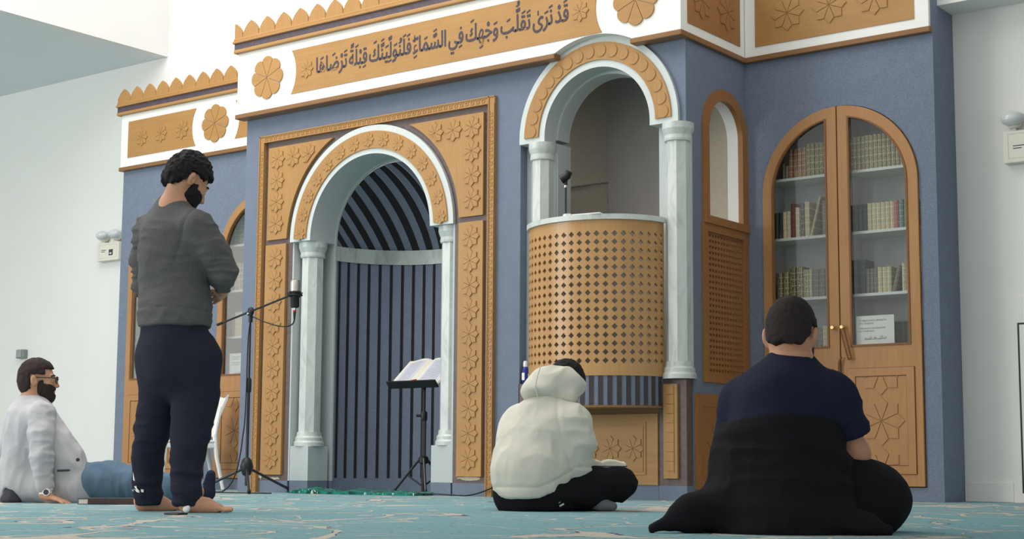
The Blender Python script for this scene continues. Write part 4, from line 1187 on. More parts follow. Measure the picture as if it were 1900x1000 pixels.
# blue bottle on the pier
t = thing('spray_bottle', 'small blue bottle with white cap on the granite pier left of the pulpit', 'bottle', (-6.79, 0.03, 0.846))
c_ = (-6.79, 0.035, 0.846)
w = MB(); w.lathe([(0.024, 0.0), (0.027, 0.006), (0.027, 0.11), (0.018, 0.125), (0.014, 0.13)], c_, m_plain('blue_plastic', srgb(34, 50, 130), 0.35, 0.05, 10), 20); build('bottle_body', w, t, smooth=True)
w = MB(); w.lathe([(0.014, 0.128), (0.017, 0.132), (0.017, 0.16), (0.012, 0.175)], c_, M['plastic_w'], 16); build('cap', w, t, smooth=True)
w = MB(); w.box(c_[0]-0.012, c_[0]+0.012, c_[1]-0.0285, c_[1]-0.02, 0.875, 0.93, M['paper']); build('label_patch', w, t)

# green prayer cloth on the floor across the niche
def cloth_mat():
    t = NT('green_cloth', 0.8, 0.2)
    n = t.noise(5, 3, t.mapping((1.2, 5, 1)), 0.6, 1.0); n2 = t.noise(9, 2, t.mapping((2, 6, 1)), 0.6, 1.5)
    a = t.ramp(n, [(0.42, srgb(12, 58, 52)), (0.5, srgb(22, 104, 92)), (0.62, srgb(30, 128, 110))])
    t.color(t.mix(t.ramp(n2, [(0.60, (0, 0, 0, 1)), (0.66, (1, 1, 1, 1))]), a, srgb(196, 220, 214)))
    return t.m
w = MB(); vs = []; fs = []; nx, ny_ = 70, 12
rc = random.Random(5)
for i in range(nx+1):
    for k in range(ny_+1):
        u, v = i/nx, k/ny_
        x = -9.02+1.36*u; y = -0.22+0.56*v*(0.6+0.4*math.sin(3*u+0.5)**2)
        z = 0.012+0.030*abs(math.sin(9*u+2*v))*math.exp(-3*u)+0.016*abs(math.sin(23*u+5*v+math.sin(9*u)))*(0.4+0.6*v)
        vs.append((x, y, z))
for i in range(nx):
    for k in range(ny_):
        a = i*(ny_+1)+k; fs.append((a, a+ny_+1, a+ny_+2, a+1))
nt_ = len(vs); vs += [(x, y, 0.001) for (x, y, z) in vs]
fs += [tuple(reversed([q+nt_ for q in f])) for f in list(fs)]
def rim(idx):
    for a, b in zip(idx[:-1], idx[1:]): fs.append((a, b, b+nt_, a+nt_))
rim([i*(ny_+1) for i in range(nx+1)]); rim([i*(ny_+1)+ny_ for i in range(nx+1)]); rim(list(range(ny_+1))); rim([nx*(ny_+1)+k for k in range(ny_+1)])
w.add(vs, fs, cloth_mat())
tag(build('prayer_cloth', w, base=(-8.4, 0, 0), smooth=True, angle=60), 'crumpled dark green patterned cloth lying on the carpet along the prayer niche', 'cloth')

# white plastic chair
cx_, cy_ = -10.93, 0.34
t = thing('plastic_chair', 'white moulded plastic chair standing behind the standing man', 'chair', (cx_, cy_, 0))
fa = math.atan2(-0.86, -0.51)      # direction the chair faces
fx_, fy_ = math.cos(fa), math.sin(fa); lx_, ly_ = -fy_, fx_
def CH(a, b, z): return (cx_+fx_*a+lx_*b, cy_+fy_*a+ly_*b, z)     # a forward, b to the sitter's left
def cbox(mb, a0, a1, b0, b1, z0, z1, m):
    v = [CH(a, b, z) for z in (z0, z1) for (a, b) in ((a0, b0), (a1, b0), (a1, b1), (a0, b1))]
    mb.add(v, [(0, 3, 2, 1), (4, 5, 6, 7), (0, 1, 5, 4), (1, 2, 6, 5), (2, 3, 7, 6), (3, 0, 4, 7)], m)
w = MB(); cbox(w, -0.23, 0.25, -0.225, 0.225, 0.43, 0.455, M['plastic_w']); cbox(w, -0.225, 0.245, -0.22, -0.2, 0.38, 0.43, M['plastic_w']); cbox(w, -0.225, 0.245, 0.2, 0.22, 0.38, 0.43, M['plastic_w']); cbox(w, 0.225, 0.245, -0.2, 0.2, 0.38, 0.43, M['plastic_w'])
build('seat', w, t, bevel=0.012)
w = MB(); vs = []; fs = []
nn = 10; kk = 8
for side in (0, 1):
    for i in range(nn+1):
        s = i/nn; z = 0.49+0.365*s; a = -0.205-0.085*s*s-0.02*s
        for k in range(kk+1):
            b = -0.22+0.44*k/kk; zz = z+ (0.022*(abs(b)/0.22)**2.0 if i == nn else 0.0)
            bow = 0.02*(1-(b/0.22)**2)
            vs.append(CH(a-bow-0.022*side, b, zz))
q = (nn+1)*(kk+1)
for i in range(nn):
    for k in range(kk):
        a = i*(kk+1)+k; fs.append((a, a+1, a+kk+2, a+kk+1)); fs.append((a+q, a+kk+1+q, a+kk+2+q, a+1+q))
def rim2(idx):
    for a, b in zip(idx[:-1], idx[1:]): fs.append((a, b, b+q, a+q))
rim2(list(range(kk+1))); rim2([nn*(kk+1)+k for k in range(kk+1)]); rim2([i*(kk+1) for i in range(nn+1)]); rim2([i*(kk+1)+kk for i in range(nn+1)])
w.add(vs, fs, M['plastic_w']); build('backrest', w, t, smooth=True, angle=40)
for (a, b) in ((-0.2, -0.205), (-0.2, 0.205), (0.23, -0.205), (0.23, 0.205)):
    w = MB()
    if a < 0:
        w.tube([CH(-0.30, b*1.02, 0.006), CH(-0.235, b, 0.30), CH(-0.215, b, 0.50)], 0.017, M['plastic_w'], 10, 0.024)
        w.tube([CH(-0.215, b, 0.50), CH(-0.26, b*1.0, 0.76)], 0.022, M['plastic_w'], 10, 0.014)
    else: w.tube([CH(0.26, b*1.03, 0.006), CH(0.235, b, 0.43)], 0.016, M['plastic_w'], 10, 0.023)
    build('leg', w, t, smooth=True)

# notebook and phone on the carpet
t = thing('notebook', 'thick dark brown covered notebook lying on the carpet beside the man in the blazer', 'notebook', (-7.25, -3.4, 0))
nb = Vector((-7.22, -3.455, 0)); na = YAW+R(1.5)
def NBX(a, b, z): return (nb.x+a*math.cos(na)-b*math.sin(na), nb.y+a*math.sin(na)+b*math.cos(na), z)
def nbox(mb, a0, a1, b0, b1, z0, z1, m):
    v = [NBX(a, b, z) for z in (z0, z1) for (a, b) in ((a0, b0), (a1, b0), (a1, b1), (a0, b1))]
    mb.add(v, [(0, 3, 2, 1), (4, 5, 6, 7), (0, 1, 5, 4), (1, 2, 6, 5), (2, 3, 7, 6), (3, 0, 4, 7)], m)
mbk = m_plain('brown_leather', srgb(74, 58, 52), 0.5, 0.1, 30)
w = MB(); nbox(w, -0.16, 0.17, 0.0, 0.22, 0.0, 0.004, mbk); nbox(w, -0.16, 0.17, 0.0, 0.22, 0.031, 0.035, mbk); nbox(w, -0.10, 0.17, 0, 0.004, 0.004, 0.031, mbk); build('cover', w, t, bevel=0.001)
w = MB(); nbox(w, -0.152, 0.164, 0.005, 0.214, 0.004, 0.031, M['page']); build('page_block', w, t)
w = MB(); nbox(w, -0.02, 0.0, -0.001, 0.22, 0.035, 0.0362, M['ink']); nbox(w, -0.02, 0.0, -0.0015, 0.0, 0.0, 0.0362, M['ink']); build('strap', w, t)
t = thing('mobile_phone', 'dark mobile phone lying on the carpet between the standing man\'s feet', 'phone', (-5.56, -4.34, 0))
w = MB(); w.box(-5.61, -5.51, -4.37, -4.31, 0.0, 0.009, M['black']); build('phone_body', w, t, bevel=0.003)
w = MB(); w.box(-5.606, -5.514, -4.366, -4.314, 0.009, 0.0096, M['ink']); build('screen', w, t)
t = thing('earphone_case', 'tiny white case standing beside the phone on the carpet', 'case', (-5.72, -4.15, 0))
w = MB(); w.ball((-5.72, -4.14, 0.022), 0.022, M['plastic_w'], 16, 10, (1.1, 0.6, 1.0)); build('case_body', w, t, smooth=True)
bpy.data.objects.remove(_to); bpy.data.curves.remove(_tc)

# ------------------------------------------------------------------ figures: blended volumes meshed as one continuous surface
class SDF:
    def __init__(s): s.p = []; s.post = []
    def cap(s, a, b, ra, rb=None, k=0.03, sq=None, sub=False):
        s.p.append(('c', np.array(a, float), np.array(b, float), ra, ra if rb is None else rb, k, sq, sub)); return s
    def chain(s, pts, rs, k=0.03, sq=None):
        for i in range(len(pts)-1): s.cap(pts[i], pts[i+1], rs[i], rs[i+1], k, sq)
        return s
    def ell(s, c, r, rot=None, k=0.03, sub=False):
        s.p.append(('e', np.array(c, float), np.array(r, float), rot, k, sub)); return s
    def cut(s, fn): s.post.append(fn); return s
    def bounds(s):
        lo = np.full(3, 9e9); hi = -lo
        for q in s.p:
            if q[-1]: continue
            if q[0] == 'c':
                r = max(q[3], q[4])
                if q[6] is not None: r = r*max(1.0, q[6][1])
                lo = np.minimum(lo, np.minimum(q[1], q[2])-r); hi = np.maximum(hi, np.maximum(q[1], q[2])+r)
            else:
                r = np.max(q[2]); lo = np.minimum(lo, q[1]-r); hi = np.maximum(hi, q[1]+r)
        return lo-0.03, hi+0.03
    def field(s, h):
        lo, hi = s.bounds()
        n = np.ceil((hi-lo)/h).astype(int)+2
        ax = [lo[i]+h*np.arange(n[i]) for i in range(3)]
        F = np.full(n, 0.25, np.float32)
        for q in s.p:
            if q[0] == 'c':
                _, a, b, ra, rb, k, sq, sub = q
                rr = max(ra, rb)*(max(1.0, sq[1]) if sq is not None else 1.0)
                l0 = np.minimum(a, b)-rr; h0 = np.maximum(a, b)+rr
            else:
                _, c, r, rot, k, sub = q; l0 = c-np.max(r); h0 = c+np.max(r)
            m = k+3*h
            i0 = np.maximum(np.floor((l0-m-lo)/h).astype(int), 0); i1 = np.minimum(np.ceil((h0+m-lo)/h).astype(int)+1, n)
            if np.any(i1 <= i0): continue
            sl = tuple(slice(i0[i], i1[i]) for i in range(3))
            X = ax[0][sl[0]][:, None, None]; Y = ax[1][sl[1]][None, :, None]; Z = ax[2][sl[2]][None, None, :]
            if q[0] == 'c':
                px, py, pz = X-a[0], Y-a[1], Z-a[2]; d = b-a
                if sq is not None:
                    u, f = np.array(sq[0], float), sq[1]
                    t = (px*u[0]+py*u[1]+pz*u[2])*(1.0/f-1.0)
                    px, py, pz = px+u[0]*t, py+u[1]*t, pz+u[2]*t
                    du = d@u; d = d+u*du*(1.0/f-1.0)
                L = max(d@d, 1e-9)
                t = np.clip((px*d[0]+py*d[1]+pz*d[2])/L, 0, 1)
                D = np.sqrt((px-t*d[0])**2+(py-t*d[1])**2+(pz-t*d[2])**2)-(ra+(rb-ra)*t)
                if sq is not None and sq[1] < 1: D = D*(0.5+0.5*sq[1])
            else:
                P = [X-c[0], Y-c[1], Z-c[2]]
                if rot is not None: P = [P[0]*rot[i][0]+P[1]*rot[i][1]+P[2]*rot[i][2] for i in range(3)]
                k0 = np.sqrt((P[0]/r[0])**2+(P[1]/r[1])**2+(P[2]/r[2])**2)
                k1 = np.sqrt((P[0]/r[0]**2)**2+(P[1]/r[1]**2)**2+(P[2]/r[2]**2)**2)+1e-9
                D = k0*(k0-1.0)/k1
            G = F[sl]
            if sub:
                D = -D; hh = np.clip(0.5-0.5*(G-D)/k, 0, 1); F[sl] = (G*(1-hh)+D*hh)+k*hh*(1-hh)
            else:
                hh = np.clip(0.5+0.5*(G-D)/k, 0, 1); F[sl] = (G*(1-hh)+D*hh)-k*hh*(1-hh)
        if s.post:
            X = ax[0][:, None, None]; Y = ax[1][None, :, None]; Z = ax[2][None, None, :]
            for fn in s.post: F = fn(F, X, Y, Z).astype(np.float32)
        return F, lo
def surface_nets(F, lo, h):
    F = F.copy()
    for i in range(3):
        ix = [slice(None)]*3; ix[i] = 0; F[tuple(ix)] = np.maximum(F[tuple(ix)], 0.01)
        ix[i] = -1; F[tuple(ix)] = np.maximum(F[tuple(ix)], 0.01)
    nx, ny, nz = F.shape
    ins = F < 0
    c = np.zeros((nx-1, ny-1, nz-1), np.int8)
    for dx in (0, 1):
        for dy in (0, 1):
            for dz in (0, 1): c += ins[dx:nx-1+dx, dy:ny-1+dy, dz:nz-1+dz]
    I = np.argwhere((c > 0) & (c < 8))
    idm = np.full((nx-1, ny-1, nz-1), -1, np.int64); idm[I[:, 0], I[:, 1], I[:, 2]] = np.arange(len(I))
    acc = np.zeros((len(I), 3)); cnt = np.zeros(len(I))
    corners = [(x, y, z) for x in (0, 1) for y in (0, 1) for z in (0, 1)]
    for a in corners:
        for axis in range(3):
            if a[axis]: continue
            b = list(a); b[axis] = 1
            fa = F[I[:, 0]+a[0], I[:, 1]+a[1], I[:, 2]+a[2]]; fb = F[I[:, 0]+b[0], I[:, 1]+b[1], I[:, 2]+b[2]]
            m = (fa < 0) != (fb < 0)
            t = np.where(m, fa/np.where(m, fa-fb, 1), 0)
            p = np.array(a, float)[None, :].repeat(len(I), 0); p[:, axis] += t
            acc += p*m[:, None]; cnt += m
    V = (I+acc/cnt[:, None])*h+lo
    faces = []
    for axis in range(3):
        o = [(1, 2), (2, 0), (0, 1)][axis]
        sl0 = [slice(None)]*3; sl1 = [slice(None)]*3
        sl0[axis] = slice(0, -1); sl1[axis] = slice(1, None)
        a, b = ins[tuple(sl0)], ins[tuple(sl1)]
        E = np.argwhere(a != b)
        ok = (E[:, o[0]] > 0) & (E[:, o[1]] > 0) & (E[:, o[0]] < F.shape[o[0]]-1) & (E[:, o[1]] < F.shape[o[1]]-1)
        E = E[ok]
        q = []
        for (u, v) in ((0, 0), (1, 0), (1, 1), (0, 1)):
            P = E.copy(); P[:, o[0]] -= u; P[:, o[1]] -= v
            q.append(idm[P[:, 0], P[:, 1], P[:, 2]])
        Q = np.stack(q, 1)
        flip = a[E[:, 0], E[:, 1], E[:, 2]]
        Q[~flip] = Q[~flip][:, ::-1]
        faces.append(Q)
    return V, np.concatenate(faces, 0)
_rs = np.random.RandomState(4); _LAT = _rs.rand(32, 32, 32).astype(np.float32)
def vnoise(x, y, z):
    x, y, z = np.broadcast_arrays(x, y, z)
    xi, yi, zi = np.floor(x).astype(int), np.floor(y).astype(int), np.floor(z).astype(int)
    fx, fy, fz = x-xi, y-yi, z-zi
    fx, fy, fz = fx*fx*(3-2*fx), fy*fy*(3-2*fy), fz*fz*(3-2*fz)
    r = 0
    for dx in (0, 1):
        for dy in (0, 1):
            for dz in (0, 1):
                wgt = (fx if dx else 1-fx)*(fy if dy else 1-fy)*(fz if dz else 1-fz)
                r = r+wgt*_LAT[(xi+dx) % 32, (yi+dy) % 32, (zi+dz) % 32]
    return r
def groove(p, n, amp=0.004, wd=0.005, region=None):
    p = np.array(p, float); n = vunit(n)
    def fn(F, X, Y, Z):
        d = (X-p[0])*n[0]+(Y-p[1])*n[1]+(Z-p[2])*n[2]
        g = amp*np.exp(-(d/wd)**2)
        if region is not None: g = g*region(X, Y, Z)
        return F+g
    return fn
def make_mesh(name, sdf, h, mat, parent, folds=None, smooth=2, rough=None, label=None):
    """folds: list of (amplitude, (sx, sy, sz)) stretched noise pushed along the normals"""
    F, lo = sdf.field(h)
    V, Q = surface_nets(F, lo, h)
    n = len(V)
    E = np.concatenate([Q[:, [0, 1]], Q[:, [1, 2]], Q[:, [2, 3]], Q[:, [3, 0]]])
    for _ in range(smooth):
        S = np.zeros_like(V); C = np.zeros(n)
        for a, b in ((0, 1), (1, 0)):
            for i in range(3): S[:, i] += np.bincount(E[:, a], V[E[:, b], i], n)
            C += np.bincount(E[:, a], minlength=n)
        V = V*0.45+0.55*S/np.maximum(C, 1)[:, None]
    def normals():
        d1 = V[Q[:, 2]]-V[Q[:, 0]]; d2 = V[Q[:, 3]]-V[Q[:, 1]]; fn = np.cross(d1, d2)
        N = np.zeros_like(V)
        for k in range(4):
            for i in range(3): N[:, i] += np.bincount(Q[:, k], fn[:, i], n)
        return N/np.maximum(np.linalg.norm(N, axis=1), 1e-9)[:, None]
    if folds:
        N = normals()
        D = np.zeros(n)
        for f in folds:
            amp, sc = f[0], f[1]; mode = f[2] if len(f) > 2 else 'ridge'
            msk = f[3](V) if len(f) > 3 else 1.0
            wx = vnoise(V[:, 0]*4+3, V[:, 1]*4, V[:, 2]*4)*1.2
            v = vnoise(V[:, 0]*sc[0]+wx, V[:, 1]*sc[1]+wx, V[:, 2]*sc[2]+wx)
            D += amp*msk*((1-np.abs(2*v-1)*2) if mode == 'ridge' else (2*v-1))
        V = V+N*D[:, None]
    me = bpy.data.meshes.new(name)
    me.vertices.add(n); me.vertices.foreach_set('co', V.astype(np.float32).ravel())
    m = len(Q); me.loops.add(4*m); me.loops.foreach_set('vertex_index', Q.astype(np.int32).ravel())
    me.polygons.add(m); me.polygons.foreach_set('loop_start', np.arange(0, 4*m, 4, dtype=np.int32))
    me.update(calc_edges=True); me.validate()
    for p in (mat if isinstance(mat, list) else [mat]): me.materials.append(p)
    me.polygons.foreach_set('use_smooth', np.ones(len(me.polygons), bool))
    o = bpy.data.objects.new(name, me); COL.objects.link(o); o.parent = parent
    if label: o['label'] = label
    return o
def vunit(v): v = np.array(v, float); return v/np.linalg.norm(v)
class Head:
    """head placed at c, looking along f, crown toward u; offsets are (forward, right, up) in metres"""
    def __init__(s, c, f, u, sc=1.0):
        s.c = np.array(c, float); s.f = vunit(f); u = np.array(u, float); u = u-s.f*(u@s.f); s.u = vunit(u); s.r = np.cross(s.f, s.u); s.s = sc
        s.rot = [s.f, s.r, s.u]
    def at(s, a, b, c): return s.c+s.s*(s.f*a+s.r*b+s.u*c)
    def E(s, S, o, r, k=0.02, sub=False): S.ell(s.at(*o), np.array(r)*s.s, s.rot, k, sub)
    def Cc(s, S, a, b, ra, rb, k=0.015): S.cap(s.at(*a), s.at(*b), ra*s.s, rb*s.s, k)
    def skin(s, S, neck, nr=0.056):
        s.E(S, (-0.008, 0, 0.022), (0.095, 0.074, 0.092), 0.02)
        s.E(S, (0.045, 0, -0.045), (0.046, 0.058, 0.072), 0.03)
        s.E(S, (0.052, 0, -0.098), (0.034, 0.036, 0.026), 0.03)
        for b in (-1, 1):
            s.E(S, (0.058, 0.034*b, -0.035), (0.024, 0.024, 0.024), 0.02)
            s.E(S, (-0.014, 0.081*b, -0.012), (0.019, 0.011, 0.031), 0.010)
            s.E(S, (-0.022, 0.089*b, -0.002), (0.014, 0.008, 0.026), 0.010)
            s.E(S, (-0.006, 0.098*b, -0.008), (0.012, 0.010, 0.019), 0.006, True)
            s.E(S, (0.090, 0.031*b, -0.002), (0.016, 0.017, 0.011), 0.012, True)
            s.E(S, (0.077, 0.031*b, -0.004), (0.013, 0.015, 0.009), 0.006)
        s.Cc(S, (0.083, -0.036, 0.016), (0.083, 0.036, 0.016), 0.010, 0.010, 0.02)
        s.Cc(S, (0.090, 0, 0.008), (0.110, 0, -0.036), 0.008, 0.013, 0.012)
        for b in (-1, 1): s.E(S, (0.100, 0.010*b, -0.040), (0.010, 0.008, 0.008), 0.006)
        s.Cc(S, (0.090, -0.018, -0.070), (0.090, 0.018, -0.070), 0.007, 0.007, 0.008); s.Cc(S, (0.088, -0.016, -0.080), (0.088, 0.016, -0.080), 0.008, 0.008, 0.008)
        S.cap(s.at(-0.022, 0, -0.05), neck, nr*s.s, nr*1.08, 0.035)
    def hair(s, thick=0.014, top=0.0, nape=-0.075, faceline=0.048, k=0.012):
        S = SDF()
        s.E(S, (-0.012, 0, 0.024+top*0.5), (0.098+thick, 0.076+thick, 0.094+thick+top), 0.02)
        s.E(S, (-0.05, 0, -0.03), (0.052+thick, 0.058+thick*0.7, 0.06+thick*0.3), 0.03)
        def fn(F, X, Y, Z):
            P = [X-s.c[0], Y-s.c[1], Z-s.c[2]]
            a = sum(P[i]*s.f[i] for i in range(3))/s.s; b = sum(P[i]*s.r[i] for i in range(3))/s.s; c = sum(P[i]*s.u[i] for i in range(3))/s.s
            F = np.maximum(F, np.minimum(a-faceline, 0.062-c))                 # face opening
            F = np.maximum(F, (nape-c+0.62*np.maximum(a+0.07, 0)+0.35*np.maximum(np.abs(b)-0.03, 0)+0.02*vnoise(a*40+9, b*40+9, c*2+5)-0.01)*0.9)   # nape to temple line
            F = np.maximum(F, np.minimum(np.minimum(a+0.040, 0.052-a), np.minimum(0.030-c, np.abs(b)-0.060)))  # clear of the ears
            return F
        S.cut(fn); return S
    def beard(s, thick=0.010):
        S = SDF()
        s.E(S, (0.045, 0, -0.045), (0.046+thick, 0.058+thick, 0.072+thick), 0.02)
        s.E(S, (0.054, 0, -0.102), (0.036+thick, 0.038+thick, 0.030+thick), 0.02)
        s.E(S, (0.016, 0, -0.035), (0.048, 0.0715, 0.078), 0.02)
        def fn(F, X, Y, Z):
            P = [X-s.c[0], Y-s.c[1], Z-s.c[2]]
            a = sum(P[i]*s.f[i] for i in range(3))/s.s; b = sum(P[i]*s.r[i] for i in range(3))/s.s; c = sum(P[i]*s.u[i] for i in range(3))/s.s
            F = np.maximum(F, np.minimum(c+0.052-0.012*np.minimum(np.abs(b)/0.03, 2.2), np.maximum(np.abs(a-0.020)-0.016, c-0.035)))
            F = np.maximum(F, -(a-0.0))
            F = np.maximum(F, 0.016-np.sqrt(((a-0.10)/1.2)**2+(b*0.55)**2+((c+0.075)*1.3)**2))
            return F
        S.cut(fn); return S
def add_hand(S, wrist, d, n, side, curl=0.5, size=1.0, spread=0.06):
    """palm and five separate fingers; d along the fingers, n out of the back of the hand, side = +1 thumb toward d x n"""
    w = np.array(wrist, float); d = vunit(d); n = vunit(np.array(n, float)-d*(np.array(n, float)@d)); t = np.cross(d, n)*side
    z = size
    S.cap(w-d*0.02, w+d*0.02*z, 0.026*z, 0.027*z, 0.02)
    for b in (-0.026, -0.009, 0.009, 0.026): S.cap(w+d*0.015*z+t*b*z*0.6, w+d*0.085*z+t*b*z, 0.0135*z, 0.0115*z, 0.012)
    for b, L in ((0.030, 0.072), (0.010, 0.082), (-0.010, 0.076), (-0.029, 0.058)):
        p = w+d*0.088*z+t*b*z; dirn = vunit(d+t*(b*spread/0.03)); a = 0.0
        for seg, fr in ((0.44, 1.0), (0.31, 0.9), (0.25, 0.8)):
            a += curl*0.75
            dd = dirn*math.cos(a)-n*math.sin(a); q = p+dd*L*seg*z
            S.cap(p, q, 0.0095*fr*z, 0.0088*fr*z, 0.006); p = q
    p = w+d*0.022*z+t*0.022*z
    for dd, L, r_ in ((vunit(t*0.9+d*0.55-n*0.25), 0.04, 0.0125), (vunit(t*0.45+d*0.9-n*0.3), 0.034, 0.0105), (vunit(t*0.2+d*1.0-n*0.35), 0.026, 0.0095)):
        q = p+dd*L*z; S.cap(p, q, r_*z, r_*0.92*z, 0.008); p = q
def add_foot(S, heel, d, side, size=1.0):
    """bare foot: heel, arch, ball and five toes; side=+1 when the big toe is to the left of d"""
    h = np.array(heel, float); d = vunit(d); t = np.array([-d[1], d[0], 0])*side; u = np.array([0, 0, 1.0]); z = size
    S.ell(h+u*0.030+d*0.012, (0.034*z, 0.031*z, 0.031*z), None, 0.02)
    S.cap(h+u*0.06+d*0.01, h+d*0.12*z+u*0.045, 0.036*z, 0.030*z, 0.03)
    S.cap(h+d*0.03*z+u*0.026, h+d*0.175*z+u*0.022+t*0.012, 0.03*z, 0.026*z, 0.03)
    S.cap(h+d*0.10*z+u*0.03, h+d*0.165*z+u*0.02-t*0.022, 0.03*z, 0.022*z, 0.03)
    S.cap(h+u*0.06+d*0.012, h+u*0.14+d*0.02, 0.036*z, 0.04*z, 0.03)
    for b, L, r_ in ((0.030, 0.255, 0.0145), (0.010, 0.252, 0.0105), (-0.006, 0.244, 0.0098), (-0.021, 0.233, 0.0092), (-0.034, 0.220, 0.0085)):
        S.cap(h+d*0.185*z+t*b*z+u*0.018, h+d*(L-r_)*z+t*b*1.05*z+u*(r_+0.001), r_*1.05*z, r_*z, 0.008)
    return S

# fabrics
M['knit'] = m_fabric('charcoal_knit', srgb(92, 92, 92), 0.95, 0.16, 160)
M['navy_sweat'] = m_fabric('navy_jersey', srgb(42, 44, 56), 0.95, 0.10, 200)
M['blazer'] = m_fabric('light_grey_wool', srgb(190, 189, 192), 0.95, 0.04, 260)
M['denim'] = m_fabric('blue_denim', srgb(98, 122, 142), 0.9, 0.10, 200)
M['hoodie'] = m_fabric('cream_fleece', srgb(214, 211, 198), 0.95, 0.03, 240)
M['black_cotton'] = m_fabric('black_cotton', srgb(26, 26, 30), 0.95, 0.15, 200)
M['navy_tee'] = m_fabric('navy_cotton', srgb(32, 36, 54), 0.95, 0.10, 220)
M['black_jacket'] = m_fabric('black_jacket_cloth', srgb(24, 24, 28), 0.95, 0.15, 160)
M['sock'] = m_fabric('grey_sock', srgb(104, 108, 112), 0.95, 0.1, 200)
M['sock_navy'] = m_fabric('navy_sock', srgb(44, 48, 66), 0.95, 0.1, 200)
M['shirt_dark'] = m_fabric('dark_lining', srgb(70, 70, 76), 0.9, 0.1, 200)
M['skin2'] = m_plain('skin_warm', srgb(188, 138, 110), 0.55, 0.07, 25)
M['eye'] = m_plain('eye_white', srgb(225, 222, 215), 0.3, 0.02, 30)
M['bald'] = m_fabric('cropped_hair', srgb(50, 44, 43), 0.85, 0.3, 200)
FACE_Z = YAW
def person(name, loc, label, group=None):
    t = thing('person', label, 'person', loc, None, rz=FACE_Z); return t
def eyes(H, parent):
    for b in (-1, 1):
        w = MB(); p = H.at(0.081, 0.031*b, -0.003); w.ball(tuple(p), 0.0115*H.s, M['eye'], 12, 8)
        q = H.at(0.0905, 0.031*b, -0.005); w.ball(tuple(q), 0.0045*H.s, M['ink'], 8, 6)
        o = build('eye', w, None, base=(0, 0, 0), smooth=True); o.parent = parent; o.location = (0, 0, 0)
def local_part(name, mb, parent, smooth=True, bevel=0.0, label=None):
    o = build(name, mb, None, base=(0, 0, 0), smooth=smooth, bevel=bevel); o.parent = parent; o.location = (0, 0, 0)
    if label: o['label'] = label
    return o
A_ = np.array
def ctop(zfun):
    return lambda F, X, Y, Z: np.maximum(F, Z-zfun(X, Y))

# ---- 1. standing man: grey sweater, navy joggers, bare feet (x to the right of the picture, y away from the lens, z up)
t = person('standing', (-5.858, -4.074, 0), 'standing man in charcoal sweater and navy joggers, barefoot, head bowed in prayer')
fw = vunit((0.66, 0.75, 0)); rt = vunit((0.75, -0.66, 0))
H1 = Head((-0.008, 0.02, 1.655), (0.66, 0.52, -0.50), (0.30, 0.24, 0.9), 1.06)
S = SDF()
H1.skin(S, (-0.075, -0.01, 1.50), 0.057)
S.cap((-0.075, -0.01, 1.50), (-0.075, -0.01, 1.40), 0.075, 0.10, 0.05)
S.cap((-0.06, 0, 1.36), (-0.045, 0, 0.90), 0.135, 0.13, 0.05, (fw, 0.75))
S.cap((0.075, -0.12, 1.40), (-0.215, 0.13, 1.41), 0.05, 0.05, 0.04)
S.chain([(0.085, -0.12, 1.40), (0.205, -0.085, 1.185), (0.165, 0.10, 1.105)], [0.05, 0.040, 0.028])
S.chain([(-0.225, 0.13, 1.40), (-0.25, 0.20, 1.15), (-0.08, 0.27, 1.09)], [0.05, 0.040, 0.028])
add_hand(S, (0.165, 0.10, 1.105), (-0.35, 0.72, -0.03), (0.8, 0.2, 0.5), -1, 0.45)
add_hand(S, (-0.08, 0.27, 1.09), (0.75, -0.10, -0.04), (0.1, 0.5, 0.8), 1, 0.4)
S.chain([(0.05, -0.035, 0.80), (0.060, -0.035, 0.44), (0.062, -0.085, 0.10)], [0.075, 0.055, 0.042]); S.chain([(-0.11, 0.05, 0.80), (-0.16, 0.085, 0.44), (-0.178, 0.13, 0.10)], [0.075, 0.052, 0.042])
add_foot(S, (0.052, -0.105, 0), (0.985, 0.17, 0), 1, 0.93); add_foot(S, (-0.22, 0.12, 0), (0.93, 0.36, 0), -1, 0.93)
body = make_mesh('body', S, 0.0052, M['skin'], t, smooth=1)
G = SDF()
G.cap((-0.062, 0.0, 1.31), (-0.05, 0.0, 0.99), 0.192, 0.196, 0.05, (fw, 0.80))
G.cap((-0.045, 0.0, 0.99), (-0.045, 0.0, 0.945), 0.199, 0.196, 0.02, (fw, 0.84))
G.cap((0.072, -0.115, 1.405), (-0.222, 0.13, 1.415), 0.066, 0.066, 0.08)
G.cap((-0.082, 0.0, 1.44), (-0.080, 0.0, 1.522), 0.092, 0.068, 0.05)
G.cap((-0.20, 0.10, 1.435), (-0.095, 0.01, 1.475), 0.055, 0.072, 0.06)
G.cap((0.05, -0.10, 1.43), (-0.065, 0.0, 1.48), 0.055, 0.072, 0.06)
G.cap((-0.10, -0.05, 1.36), (-0.10, -0.05, 1.25), 0.10, 0.11, 0.06)
G.chain([(0.085, -0.12, 1.395), (0.15, -0.105, 1.28), (0.205, -0.085, 1.185)], [0.074, 0.070, 0.066], 0.04)
G.chain([(0.205, -0.085, 1.185), (0.185, 0.015, 1.145)], [0.066, 0.050], 0.02)
G.chain([(-0.225, 0.13, 1.395), (-0.243, 0.165, 1.27), (-0.25, 0.20, 1.15)], [0.072, 0.066, 0.060], 0.04)
G.chain([(-0.25, 0.20, 1.15), (-0.15, 0.245, 1.115)], [0.060, 0.048], 0.02)
G.ell((-0.058, 0.03, 1.592), (0.080, 0.076, 0.050), None, 0.010, True)
G.cut(groove((0.052, -0.10, 1.40), (0.93, -0.25, -0.28), 0.006, 0.008, lambda X, Y, Z: ((Z > 1.22) & (X > -0.02))*1.0))
G.cut(groove((0, 0, 0.995), (0.05, 0, 1), 0.006, 0.008))
def hem1(F, X, Y, Z):
    return np.maximum(F, 0.915-Z)
G.cut(hem1)
